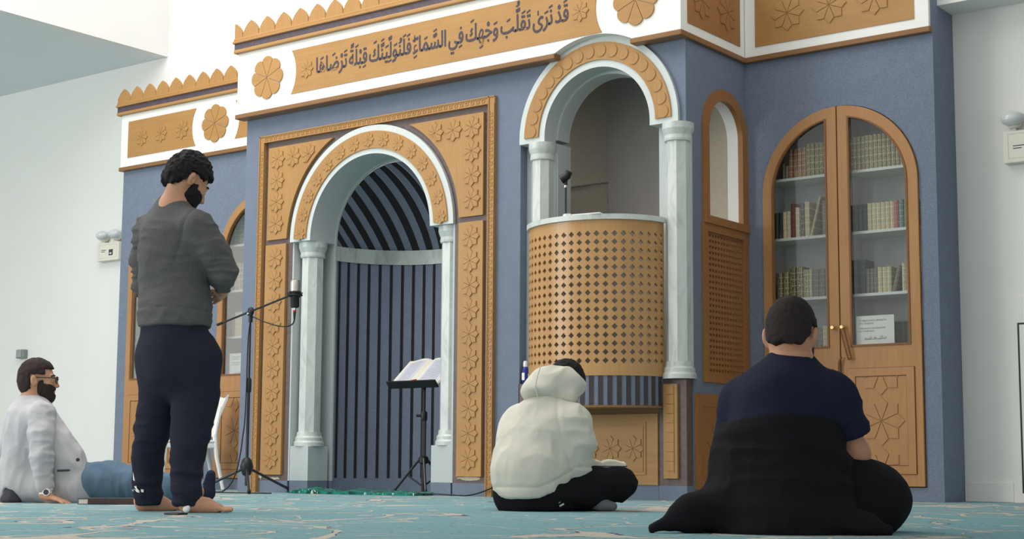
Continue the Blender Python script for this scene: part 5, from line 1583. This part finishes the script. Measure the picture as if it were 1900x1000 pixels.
arm = lambda V: (np.clip((V[:, 0]-0.11)/0.05, 0, 1)+np.clip((-0.22-V[:, 0])/0.04, 0, 1))*np.clip((V[:, 2]-1.05)/0.05, 0, 1)
make_mesh('sweater', G, 0.0075, M['knit'], t, folds=[(0.005, (5, 5, 14)), (0.009, (9, 9, 34), 'ridge', arm), (0.004, (12, 12, 26))], smooth=1)
nk = [(-0.073+0.070*math.cos(2*PI*i/36), 0.0+0.072*math.sin(2*PI*i/36), 1.538-0.016*math.cos(2*PI*i/36-0.7)) for i in range(37)]
w = MB()
sm = [(0.070+0.035*math.sin(PI*i/14), -0.185-0.012*math.sin(PI*i/14), 1.455-0.175*i/14) for i in range(15)]
T_ = SDF()
T_.cap((-0.048, 0, 0.93), (-0.040, 0.0, 0.74), 0.180, 0.190, 0.04, (fw, 0.84))
T_.cap((-0.06, -0.07, 0.80), (-0.06, -0.07, 0.74), 0.10, 0.10, 0.06)
T_.chain([(0.080, -0.03, 0.76), (0.075, -0.02, 0.58)], [0.118, 0.112], 0.06)
T_.chain([(0.075, -0.02, 0.58), (0.070, -0.025, 0.50), (0.064, -0.03, 0.40), (0.050, -0.07, 0.26), (0.061, -0.088, 0.13)], [0.112, 0.107, 0.097, 0.077, 0.069], 0.012)
T_.chain([(-0.122, 0.05, 0.76), (-0.128, 0.06, 0.58)], [0.116, 0.092], 0.06)
T_.chain([(-0.128, 0.06, 0.58), (-0.142, 0.065, 0.50), (-0.165, 0.08, 0.40), (-0.188, 0.12, 0.26), (-0.186, 0.13, 0.13)], [0.092, 0.086, 0.083, 0.073, 0.069], 0.012)
T_.chain([(0.062, -0.088, 0.10), (0.064, -0.088, 0.045)], [0.068, 0.062], 0.015); T_.chain([(-0.178, 0.13, 0.09), (-0.178, 0.13, 0.045)], [0.068, 0.062], 0.015)
T_.cut(lambda F, X, Y, Z: np.maximum(F, np.maximum(0.032-Z, Z-0.955)))
make_mesh('joggers', T_, 0.0075, M['navy_sweat'], t, folds=[(0.005, (5, 5, 9)), (0.006, (9, 9, 20), 'ridge', lambda V: np.clip((0.62-V[:, 2])/0.25, 0, 1)), (0.005, (14, 14, 30), 'bump', lambda V: np.clip((0.30-V[:, 2])/0.15, 0, 1))], smooth=1)
hr = H1.hair(0.020, 0.012, -0.072, 0.05)
make_mesh('hair', hr, 0.0055, M['hair'], t, folds=[(0.006, (50, 50, 50), 'bump'), (0.006, (95, 95, 95), 'bump')], smooth=1)
make_mesh('beard', H1.beard(0.011), 0.0045, M['hair'], t, folds=[(0.003, (70, 70, 70), 'bump')], smooth=1)
eyes(H1, t)
w = MB()
for b in (-1, 1): w.tube([tuple(H1.at(0.090, 0.014*b, 0.020)), tuple(H1.at(0.092, 0.032*b, 0.026)), tuple(H1.at(0.080, 0.052*b, 0.018))], 0.0055, M['hair'], 8)
local_part('eyebrows', w, t)
# white emblem on the left cuff of the joggers
w = MB()
def leg_pt(px_, z):     # on the near surface of the left trouser leg
    r_ = 0.074; dx = px_+0.186; return (px_, 0.127-math.sqrt(max(r_*r_-dx*dx, 1e-5)), z)
def patch(poly):
    w.add([leg_pt(x, z) for x, z in poly], [tuple(range(len(poly)))], M['plastic_w'])
patch([(-0.252, 0.195), (-0.246, 0.150), (-0.236, 0.120), (-0.218, 0.100), (-0.205, 0.098), (-0.222, 0.115), (-0.236, 0.150)])
patch([(-0.262, 0.112), (-0.246, 0.110), (-0.246, 0.098), (-0.262, 0.10)]); patch([(-0.240, 0.112), (-0.222, 0.096), (-0.204, 0.092), (-0.222, 0.104)]); patch([(-0.200, 0.110), (-0.186, 0.108), (-0.186, 0.094), (-0.198, 0.096)])
o = local_part('emblem', w, t, smooth=False, label='white printed emblem')
md = o.modifiers.new('thick', 'SOLIDIFY'); md.thickness = 0.002; md.offset = 1

# ---- 2. man in a grey blazer sitting on the carpet, leaning back on his hand
t = person('sitting', (-7.772, -3.285, 0), 'bearded man in grey blazer, jeans and glasses, sitting and leaning back on one hand')
fw = vunit((0.82, 0.57, 0)); rt = vunit((0.57, -0.82, 0))
H2 = Head((-0.226, 0.0, 0.745), (0.97, 0.22, 0.02), (-0.04, 0.0, 1), 1.03)
S = SDF()
H2.skin(S, (-0.262, 0.0, 0.60), 0.058)
S.cap((-0.262, 0.0, 0.60), (-0.25, 0.0, 0.50), 0.07, 0.12, 0.05)
S.cap((-0.24, 0, 0.48), (0.0, 0.03, 0.14), 0.11, 0.11, 0.05, (fw, 0.8))
S.chain([(-0.135, -0.16, 0.53), (-0.105, -0.235, 0.285), (-0.082, -0.225, 0.075)], [0.05, 0.04, 0.027])
S.chain([(-0.38, 0.17, 0.54), (-0.50, 0.24, 0.28), (-0.56, 0.22, 0.06)], [0.05, 0.04, 0.027])
add_hand(S, (-0.078, -0.225, 0.045), (0.86, -0.18, -0.24), (0.25, 0.0, 0.95), -1, 0.10, 1.0, 0.22)
add_hand(S, (-0.56, 0.22, 0.045), (-0.8, 0.3, -0.24), (-0.2, 0, 0.95), 1, 0.10)
S.chain([(0.05, -0.02, 0.10), (0.56, -0.05, 0.085), (0.28, 0.10, 0.07)], [0.08, 0.055, 0.05]); S.chain([(0.03, 0.14, 0.10), (0.42, 0.22, 0.12), (0.72, 0.24, 0.06)], [0.08, 0.055, 0.045])
make_mesh('body', S, 0.0055, M['skin'], t, smooth=1)
G = SDF()
G.cap((-0.245, 0.0, 0.475), (-0.06, 0.0, 0.22), 0.165, 0.165, 0.06, (fw, 0.82))
G.cap((-0.14, -0.165, 0.535), (-0.385, 0.165, 0.545), 0.062, 0.062, 0.07)
G.cap((-0.262, 0.0, 0.55), (-0.262, 0.0, 0.60), 0.085, 0.078, 0.05)
G.cap((-0.305, 0.02, 0.46), (-0.30, 0.0, 0.11), 0.128, 0.125, 0.06)
G.cap((-0.39, -0.03, 0.22), (-0.41, -0.05, 0.03), 0.03, 0.022, 0.05)
G.cap((-0.06, -0.06, 0.32), (0.04, -0.06, 0.10), 0.098, 0.11, 0.06)
G.cap((0.05, -0.04, 0.12), (0.09, -0.05, 0.06), 0.085, 0.085, 0.05)
G.cap((-0.30, -0.02, 0.10), (0.02, -0.07, 0.08), 0.10, 0.10, 0.05)
G.chain([(-0.138, -0.165, 0.525), (-0.115, -0.225, 0.40), (-0.105, -0.24, 0.285)], [0.072, 0.068, 0.063], 0.03)
G.chain([(-0.105, -0.24, 0.285), (-0.085, -0.228, 0.105)], [0.063, 0.050], 0.02)
G.chain([(-0.385, 0.17, 0.53), (-0.50, 0.24, 0.28), (-0.555, 0.22, 0.10)], [0.070, 0.062, 0.050], 0.03)
G.ell((-0.235, 0.01, 0.645), (0.075, 0.07, 0.05), None, 0.012, True)
G.ell((-0.345, -0.115, 0.005), (0.045, 0.07, 0.085), None, 0.012, True)
G.cut(lambda F, X, Y, Z: np.maximum(F, 0.004-Z))
arm2 = lambda V: np.clip((-0.16-V[:, 1])/0.04, 0, 1)
make_mesh('blazer', G, 0.0075, M['blazer'], t, folds=[(0.006, (11, 11, 4)), (0.006, (12, 12, 24), 'ridge', arm2), (0.004, (20, 20, 9))], smooth=1)
w = MB(); lp = [(-0.175, -0.07, 0.60), (-0.09, -0.10, 0.50), (-0.01, -0.135, 0.40), (0.06, -0.155, 0.29)]
L_ = SDF(); L_.cap((-0.315, -0.095, 0.11), (-0.325, -0.095, 0.02), 0.022, 0.062, 0.02); L_.cut(lambda F, X, Y, Z: np.maximum(F, 0.003-Z))
make_mesh('vent_lining', L_, 0.008, M['shirt_dark'], t, folds=[(0.006, (20, 20, 5))])
w = MB(); w.tube([(-0.028, -0.186, 0.192), (0.045, -0.180, 0.196)], 0.006, M['ink'], 8); local_part('pocket_welt', w, t, label='black pocket welt')
w = MB(); w.lathe([(0.011, 0.0), (0.011, -0.008), (0.006, -0.010)], (0.090, -0.172, 0.258), M['ink'], 14, axis='y'); local_part('button', w, t)
for k in range(4):
    w = MB(); w.lathe([(0.0065, 0.0), (0.0065, -0.007), (0.003, -0.009)], (-0.128+0.0035*k, -0.278+0.004*k, 0.192-0.014*k), M['ink'], 10, axis='y'); local_part('sleeve_button', w, t)
w = MB(); w.lathe([(0.043, 0.078), (0.046, 0.082), (0.046, 0.108), (0.043, 0.112)], (-0.082, -0.227, 0), M['paper'], 20); local_part('shirt_cuff', w, t, label='white shirt cuff')
w = MB(); w.lathe([(0.034, 0.052), (0.037, 0.055), (0.037, 0.076), (0.034, 0.079)], (-0.080, -0.226, 0), M['plastic_w'], 24); wb = local_part('wristwatch', w, t, label='white wristwatch with dark dial')
w = MB(); w.lathe([(0.022, 0.0), (0.022, -0.012), (0.019, -0.014)], (-0.062, -0.258, 0.066), M['plastic_w'], 20, axis='y'); w.lathe([(0.016, -0.0142), (0.016, -0.0158)], (-0.062, -0.258, 0.066), M['ink'], 20, axis='y'); o = build('watch_face', w, None, base=(0, 0, 0), smooth=True); o.parent = wb; o.location = (0, 0, 0)
J = SDF()
J.chain([(0.04, -0.02, 0.12), (0.26, -0.04, 0.125), (0.40, -0.05, 0.115), (0.575, -0.05, 0.09)], [0.118, 0.112, 0.104, 0.084], 0.05)
J.chain([(0.575, -0.05, 0.085), (0.30, 0.09, 0.07)], [0.078, 0.06], 0.03)
J.chain([(0.02, 0.14, 0.11), (0.42, 0.24, 0.11), (0.70, 0.27, 0.065)], [0.105, 0.082, 0.058], 0.04)
J.cut(lambda F, X, Y, Z: np.maximum(F, 0.004-Z))
make_mesh('jeans', J, 0.0075, M['denim'], t, folds=[(0.008, (20, 8, 6)), (0.004, (26, 18, 10))])
K = SDF(); K.chain([(0.69, 0.27, 0.06), (0.775, 0.29, 0.055), (0.792, 0.29, 0.17)], [0.045, 0.045, 0.030], 0.02); K.cut(lambda F, X, Y, Z: np.maximum(F, 0.003-Z))
make_mesh('sock', K, 0.007, M['sock_navy'], t)
make_mesh('hair', H2.hair(0.012, 0.004, -0.085, 0.045), 0.005, M['hair_b'], t, folds=[(0.003, (60, 60, 60), 'bump')], smooth=2)
make_mesh('beard', H2.beard(0.012), 0.0045, M['hair_b'], t, folds=[(0.002, (70, 70, 70), 'bump')], smooth=1)
eyes(H2, t)
w = MB()
for b in (-1, 1): w.tube([tuple(H2.at(0.090, 0.014*b, 0.020)), tuple(H2.at(0.092, 0.032*b, 0.026)), tuple(H2.at(0.080, 0.052*b, 0.018))], 0.005, M['hair_b'], 8)
local_part('eyebrows', w, t)
w = MB()
for b in (-1, 1):
    ring = []
    for i in range(25):
        a = 2*PI*i/24; ring.append(tuple(H2.at(0.112-0.012*abs(math.cos(a))*0.5, b*(0.034+0.028*math.copysign(abs(math.cos(a))**0.6, math.cos(a))), -0.004+0.020*math.copysign(abs(math.sin(a))**0.6, math.sin(a)))))
    w.tube(ring, 0.003, M['black'], 6)
    w.tube([tuple(H2.at(0.104, 0.062*b, 0.008)), tuple(H2.at(0.03, 0.082*b, 0.010)), tuple(H2.at(-0.012, 0.086*b, 0.012)), tuple(H2.at(-0.03, 0.086*b, -0.01))], 0.0032, M['black'], 6)
w.tube([tuple(H2.at(0.112, -0.008, 0.0)), tuple(H2.at(0.116, 0, 0.003)), tuple(H2.at(0.112, 0.008, 0.0))], 0.0028, M['black'], 6)
gl = local_part('glasses', w, t, label='dark framed glasses')
for b in (-1, 1):
    w = MB(); w.add([tuple(H2.at(0.108, b*(0.034+0.026*math.cos(2*PI*i/16)), -0.004+0.018*math.sin(2*PI*i/16))) for i in range(16)], [tuple(range(16))], M['glass'])
    o = build('lens', w, None, base=(0, 0, 0)); o.parent = gl; o.location = (0, 0, 0)

# ---- 3. man in a cream hoodie sitting cross-legged over a book
t = person('hoodie', (-4.696, -2.648, 0), 'man in cream hoodie and black trousers sitting cross-legged, bent over an open book')
fw = vunit((0.74, 0.67, 0)); rt = vunit((0.67, -0.74, 0))
H3 = Head((0.145, 0.20, 0.672), (0.62, 0.56, -0.55), (0.42, 0.40, 0.8), 1.0)
S = SDF()
H3.skin(S, (0.05, 0.11, 0.57), 0.055)
S.cap((0.05, 0.11, 0.57), (0.03, 0.10, 0.46), 0.07, 0.12, 0.05)
S.cap((0.03, 0.09, 0.44), (-0.02, 0.03, 0.14), 0.13, 0.13, 0.05, (fw, 0.75))
S.chain([(0.185, -0.015, 0.47), (0.195, 0.02, 0.235), (0.295, 0.16, 0.215)], [0.05, 0.04, 0.028]); S.chain([(-0.135, 0.20, 0.47), (-0.10, 0.32, 0.25), (0.10, 0.34, 0.22)], [0.05, 0.04, 0.028])
add_hand(S, (0.285, 0.15, 0.198), (0.6, 0.5, 0.03), (0.3, -0.3, 0.7), 1, 0.35); add_hand(S, (0.10, 0.34, 0.215), (0.85, 0.1, 0.02), (0, 0, 1), -1, 0.3)
S.chain([(0.08, 0.0, 0.10), (0.43, 0.06, 0.14), (0.20, 0.30, 0.06)], [0.085, 0.055, 0.04]); S.chain([(-0.10, 0.12, 0.10), (-0.12, 0.50, 0.14), (0.22, 0.24, 0.05)], [0.085, 0.055, 0.04])
S.chain([(0.22, 0.10, 0.045), (0.33, -0.02, 0.035)], [0.03, 0.02])
make_mesh('body', S, 0.0055, M['skin2'], t, smooth=1)
G = SDF()
G.cap((0.025, 0.08, 0.415), (-0.045, 0.02, 0.19), 0.195, 0.205, 0.06, (fw, 0.82))
G.cap((0.175, -0.01, 0.465), (-0.105, 0.185, 0.455), 0.076, 0.068, 0.09)
G.cap((0.035, 0.09, 0.52), (0.045, 0.10, 0.58), 0.10, 0.085, 0.06)
G.cap((-0.045, 0.03, 0.19), (-0.05, 0.03, 0.12), 0.208, 0.195, 0.03, (fw, 0.86))
G.chain([(0.185, -0.02, 0.465), (0.205, -0.03, 0.35), (0.20, -0.01, 0.245)], [0.082, 0.076, 0.072], 0.035)
G.chain([(0.20, -0.01, 0.245), (0.262, 0.10, 0.225)], [0.066, 0.050], 0.02)
G.chain([(-0.11, 0.18, 0.445), (-0.085, 0.28, 0.26), (0.06, 0.335, 0.235)], [0.085, 0.07, 0.05], 0.06)
G.cap((-0.105, 0.10, 0.36), (-0.095, 0.06, 0.22), 0.105, 0.132, 0.08)
G.cap((0.12, 0.02, 0.42), (0.06, 0.02, 0.24), 0.11, 0.13, 0.08)
def hem3(F, X, Y, Z):
    zl = 0.072+0.105*np.clip((X+0.02)/0.2, 0, 1)**1.5
    F = np.maximum(F, zl-Z)
    return F+0.007*np.exp(-((Z-zl-0.052)/0.008)**2)
G.cut(hem3)
G.cut(groove((0.125, -0.02, 0.44), (0.95, -0.2, 0.22), 0.006, 0.009, lambda X, Y, Z: ((Z > 0.20) & (Y < 0.12))*1.0))
arm3 = lambda V: np.clip((V[:, 0]-0.11)/0.05, 0, 1)
make_mesh('hoodie', G, 0.0075, M['hoodie'], t, folds=[(0.006, (5, 5, 7)), (0.005, (13, 13, 4)), (0.006, (14, 14, 16), 'ridge', arm3), (0.002, (22, 22, 10))], smooth=1)
HD = SDF()
HD.ell((0.085, 0.10, 0.685), (0.140, 0.110, 0.080), None, 0.05); HD.ell((0.02, 0.06, 0.640), (0.105, 0.10, 0.055), None, 0.05); HD.ell((0.160, 0.105, 0.655), (0.080, 0.10, 0.062), None, 0.05)
HD.cap((-0.05, 0.07, 0.615), (0.17, 0.02, 0.595), 0.032, 0.030, 0.05)
HD.ell((0.19, 0.235, 0.665), (0.12, 0.10, 0.14), None, 0.02, True)
make_mesh('hood', HD, 0.007, M['hoodie'], t, folds=[(0.006, (10, 7, 12)), (0.004, (22, 10, 8))], smooth=2)
w = MB(); w.tube([(0.005, -0.022, 0.755), (-0.012, -0.045, 0.70), (-0.022, -0.05, 0.64), (-0.01, -0.045, 0.598)], 0.0032, M['hoodie'], 6); local_part('hood_seam', w, t)
T_ = SDF()
T_.cap((-0.12, 0.06, 0.09), (0.06, 0.0, 0.09), 0.115, 0.115, 0.05); T_.cap((-0.05, 0.03, 0.16), (-0.05, 0.03, 0.10), 0.16, 0.17, 0.05, (fw, 0.85))
T_.chain([(0.08, 0.0, 0.105), (0.28, 0.03, 0.125), (0.43, 0.06, 0.145)], [0.115, 0.092, 0.080], 0.05)
T_.chain([(0.43, 0.06, 0.142), (0.30, 0.16, 0.085), (0.20, 0.28, 0.07)], [0.080, 0.068, 0.055], 0.04)
T_.chain([(-0.10, 0.12, 0.11), (-0.14, 0.50, 0.13), (0.18, 0.20, 0.07), (0.255, 0.06, 0.055)], [0.115, 0.085, 0.065, 0.052], 0.04)
T_.cut(lambda F, X, Y, Z: np.maximum(F, 0.003-Z))
make_mesh('trousers', T_, 0.0075, M['black_cotton'], t, folds=[(0.007, (14, 8, 6)), (0.005, (9, 9, 14))])
K = SDF(); K.chain([(0.25, 0.06, 0.05), (0.33, -0.01, 0.036), (0.385, -0.03, 0.027)], [0.042, 0.033, 0.024], 0.02); K.cut(lambda F, X, Y, Z: np.maximum(F, 0.003-Z))
make_mesh('sock', K, 0.006, M['sock'], t)
make_mesh('hair', H3.hair(0.016, 0.004, -0.09, 0.05), 0.0055, M['hair'], t, folds=[(0.004, (60, 60, 60), 'bump')], smooth=1)
eyes(H3, t)
w = MB(); w.tube([(0.10, -0.118, 0.045), (0.118, -0.112, 0.056)], 0.003, M['grey'], 6); w.tube([(0.106, -0.119, 0.028), (0.128, -0.112, 0.040)], 0.005, M['grey_in'], 6); local_part('pocket_logo', w, t, label='small grey pocket logo')
# the book on his lap
yl = -YAW
def to_world(root, p):
    c_, s_ = math.cos(YAW), math.sin(YAW); return (root[0]+p[0]*c_-p[1]*s_, root[1]+p[0]*s_+p[1]*c_, root[2]+p[2])
HR = (-4.696, -2.648, 0)
bk = thing('open_book', 'open book with blank cream pages on the lap of the man in the cream hoodie', 'book', to_world(HR, (0.335, 0.15, 0.236)), rz=YAW)
for s in (-1, 1):
    w = MB(); vs = []; fs = []
    for i in range(11):
        u = i/10; xx = s*0.125*u; zz = 0.012+0.014*math.sin(PI*min(1, u*1.15))**0.8*(1-0.35*u)
        vs += [(xx, -0.105, zz), (xx, 0.105, zz+0.012), (xx, 0.105, 0.012), (xx, -0.105, 0.0)]
    for i in range(10):
        for k in range(4):
            l = (k+1) % 4; fs.append((i*4+k, (i+1)*4+k, (i+1)*4+l, i*4+l))
    fs.append((0, 1, 2, 3)); fs.append((40, 43, 42, 41)); w.add(vs, fs, M['page']); o = build('page_block', w, None, base=(0, 0, 0), smooth=True, angle=40); o.parent = bk; o.location = (0, 0, 0)
w = MB(); w.add([(-0.13, -0.11, -0.006), (0.13, -0.11, -0.006), (0.13, 0.11, 0.006), (-0.13, 0.11, 0.006), (-0.13, -0.11, 0.0), (0.13, -0.11, 0.0), (0.13, 0.11, 0.012), (-0.13, 0.11, 0.012)],
              [(0, 3, 2, 1), (4, 5, 6, 7), (0, 1, 5, 4), (1, 2, 6, 5), (2, 3, 7, 6), (3, 0, 4, 7)], M['ink']); o = build('cover', w, None, base=(0, 0, 0)); o.parent = bk; o.location = (0, 0, 0)

# ---- 4. man in black and navy sitting with his back to the lens
t = person('black', (-2.536, -4.121, 0), 'heavy-set man in navy T-shirt sitting cross-legged, black jacket round his waist, seen from behind')
fw = vunit((0.50, 0.87, 0)); rt = vunit((0.87, -0.50, 0))
H4 = Head((0.070, 0.13, 0.722), (0.42, 0.88, -0.22), (0.10, 0.20, 1), 1.10)
S = SDF()
H4.skin(S, (0.060, 0.09, 0.58), 0.064)
S.ell((0.062, 0.055, 0.645), (0.066, 0.05, 0.022), None, 0.02)
S.cap((0.060, 0.09, 0.58), (0.04, 0.10, 0.46), 0.085, 0.14, 0.05)
S.cap((0.02, 0.09, 0.44), (0.0, 0.05, 0.15), 0.16, 0.17, 0.05, (fw, 0.75))
S.chain([(0.20, 0.02, 0.49), (0.285, 0.06, 0.285), (0.165, 0.28, 0.54)], [0.056, 0.046, 0.032]); S.chain([(-0.115, 0.19, 0.47), (-0.135, 0.32, 0.26), (0.05, 0.38, 0.28)], [0.056, 0.046, 0.032])
S.cap((0.285, 0.06, 0.285), (0.30, 0.10, 0.24), 0.045, 0.046, 0.03)
add_hand(S, (0.165, 0.27, 0.54), (-0.12, -0.10, 0.9), (0.8, 0.3, 0.1), -1, 0.55); add_hand(S, (0.05, 0.38, 0.27), (0.85, 0.05, -0.05), (0, 0, 1), -1, 0.3)
S.chain([(0.12, 0.05, 0.12), (0.40, 0.12, 0.13), (0.10, 0.36, 0.07)], [0.10, 0.07, 0.05]); S.chain([(-0.08, 0.10, 0.12), (-0.09, 0.40, 0.12), (0.15, 0.34, 0.06)], [0.10, 0.07, 0.05])
make_mesh('body', S, 0.0055, M['skin2'], t, smooth=1)
G = SDF()
G.cap((0.035, 0.09, 0.44), (0.012, 0.06, 0.24), 0.192, 0.212, 0.06, (fw, 0.85))
G.cap((0.185, 0.03, 0.49), (-0.10, 0.17, 0.475), 0.082, 0.078, 0.09)
G.cap((0.055, 0.085, 0.545), (0.060, 0.09, 0.61), 0.115, 0.085, 0.06)
G.cap((0.0, 0.02, 0.45), (0.0, 0.02, 0.35), 0.14, 0.15, 0.08)
G.chain([(0.20, 0.02, 0.48), (0.262, 0.03, 0.355)], [0.088, 0.074], 0.04)
G.chain([(-0.115, 0.18, 0.465), (-0.135, 0.26, 0.35)], [0.080, 0.074], 0.05)
G.ell((0.066, 0.105, 0.685), (0.088, 0.085, 0.060), None, 0.012, True)
def sl4(F, X, Y, Z):
    e = (X-0.262)*0.36+(Y-0.03)*0.06-(Z-0.338)*0.93
    return np.maximum(F, np.where(X > 0.2, e, -1.0))
G.cut(sl4)
G.cut(groove((0.165, 0.03, 0.48), (0.95, -0.1, 0.25), 0.005, 0.005, lambda X, Y, Z: (Z > 0.33)*1.0))
make_mesh('t_shirt', G, 0.007, M['navy_tee'], t, folds=[(0.004, (6, 6, 9)), (0.005, (9, 9, 16), 'ridge', lambda V: np.clip((V[:, 0]-0.12)/0.06, 0, 1))], smooth=2)
J = SDF()
J.cap((0.012, 0.06, 0.40), (0.008, 0.055, 0.22), 0.213, 0.236, 0.03, (fw, 0.93))
J.cap((0.008, 0.05, 0.22), (0.0, 0.03, 0.05), 0.236, 0.286, 0.08, (fw, 0.88))
J.chain([(-0.18, -0.02, 0.10), (-0.33, -0.06, 0.060), (-0.475, -0.085, 0.014)], [0.10, 0.052, 0.009], 0.06)
J.chain([(0.10, -0.12, 0.05), (0.26, -0.17, 0.03), (0.335, -0.19, 0.016)], [0.08, 0.04, 0.016], 0.04)
def cut4(F, X, Y, Z):
    top = 0.424-0.034*np.clip((X-0.005)/0.21, -1.2, 1.2)**2+0.0*Y
    F = np.maximum(F, Z-top)
    F = F-0.006*np.exp(-((Z-top+0.035)/0.02)**2)
    return np.maximum(F, 0.002-Z)
J.cut(cut4)
make_mesh('jacket', J, 0.008, M['black_jacket'], t, folds=[(0.008, (3, 3, 9), 'ridge', lambda V: np.clip((0.36-V[:, 2])/0.08, 0, 1)), (0.007, (5, 5, 20), 'ridge', lambda V: np.clip((0.38-V[:, 2])/0.06, 0, 1)), (0.003, (16, 16, 8))], smooth=2)
T_ = SDF()
T_.chain([(0.10, 0.04, 0.13), (0.28, 0.07, 0.135), (0.375, 0.10, 0.135)], [0.14, 0.118, 0.108], 0.06)
T_.chain([(0.385, 0.10, 0.10), (0.36, 0.14, 0.075), (0.10, 0.36, 0.07)], [0.10, 0.080, 0.065], 0.04)
T_.chain([(-0.08, 0.10, 0.12), (-0.10, 0.40, 0.12), (0.15, 0.34, 0.07)], [0.13, 0.10, 0.06], 0.04)
T_.cut(lambda F, X, Y, Z: np.maximum(F, 0.003-Z))
make_mesh('trousers', T_, 0.008, M['black_cotton'], t, folds=[(0.006, (10, 8, 6)), (0.005, (7, 7, 16))])
make_mesh('hair', H4.hair(0.010, 0.006, -0.058, 0.05), 0.0055, M['bald'], t, folds=[(0.002, (80, 80, 80), 'bump')], smooth=2)
make_mesh('beard', H4.beard(0.008), 0.005, M['hair'], t, smooth=1)
eyes(H4, t)
w = MB(); w.ball((0.292, -0.212, 0.018), 0.010, M['plastic_w'], 12, 8); local_part('snap_button', w, t, label='white snap button')
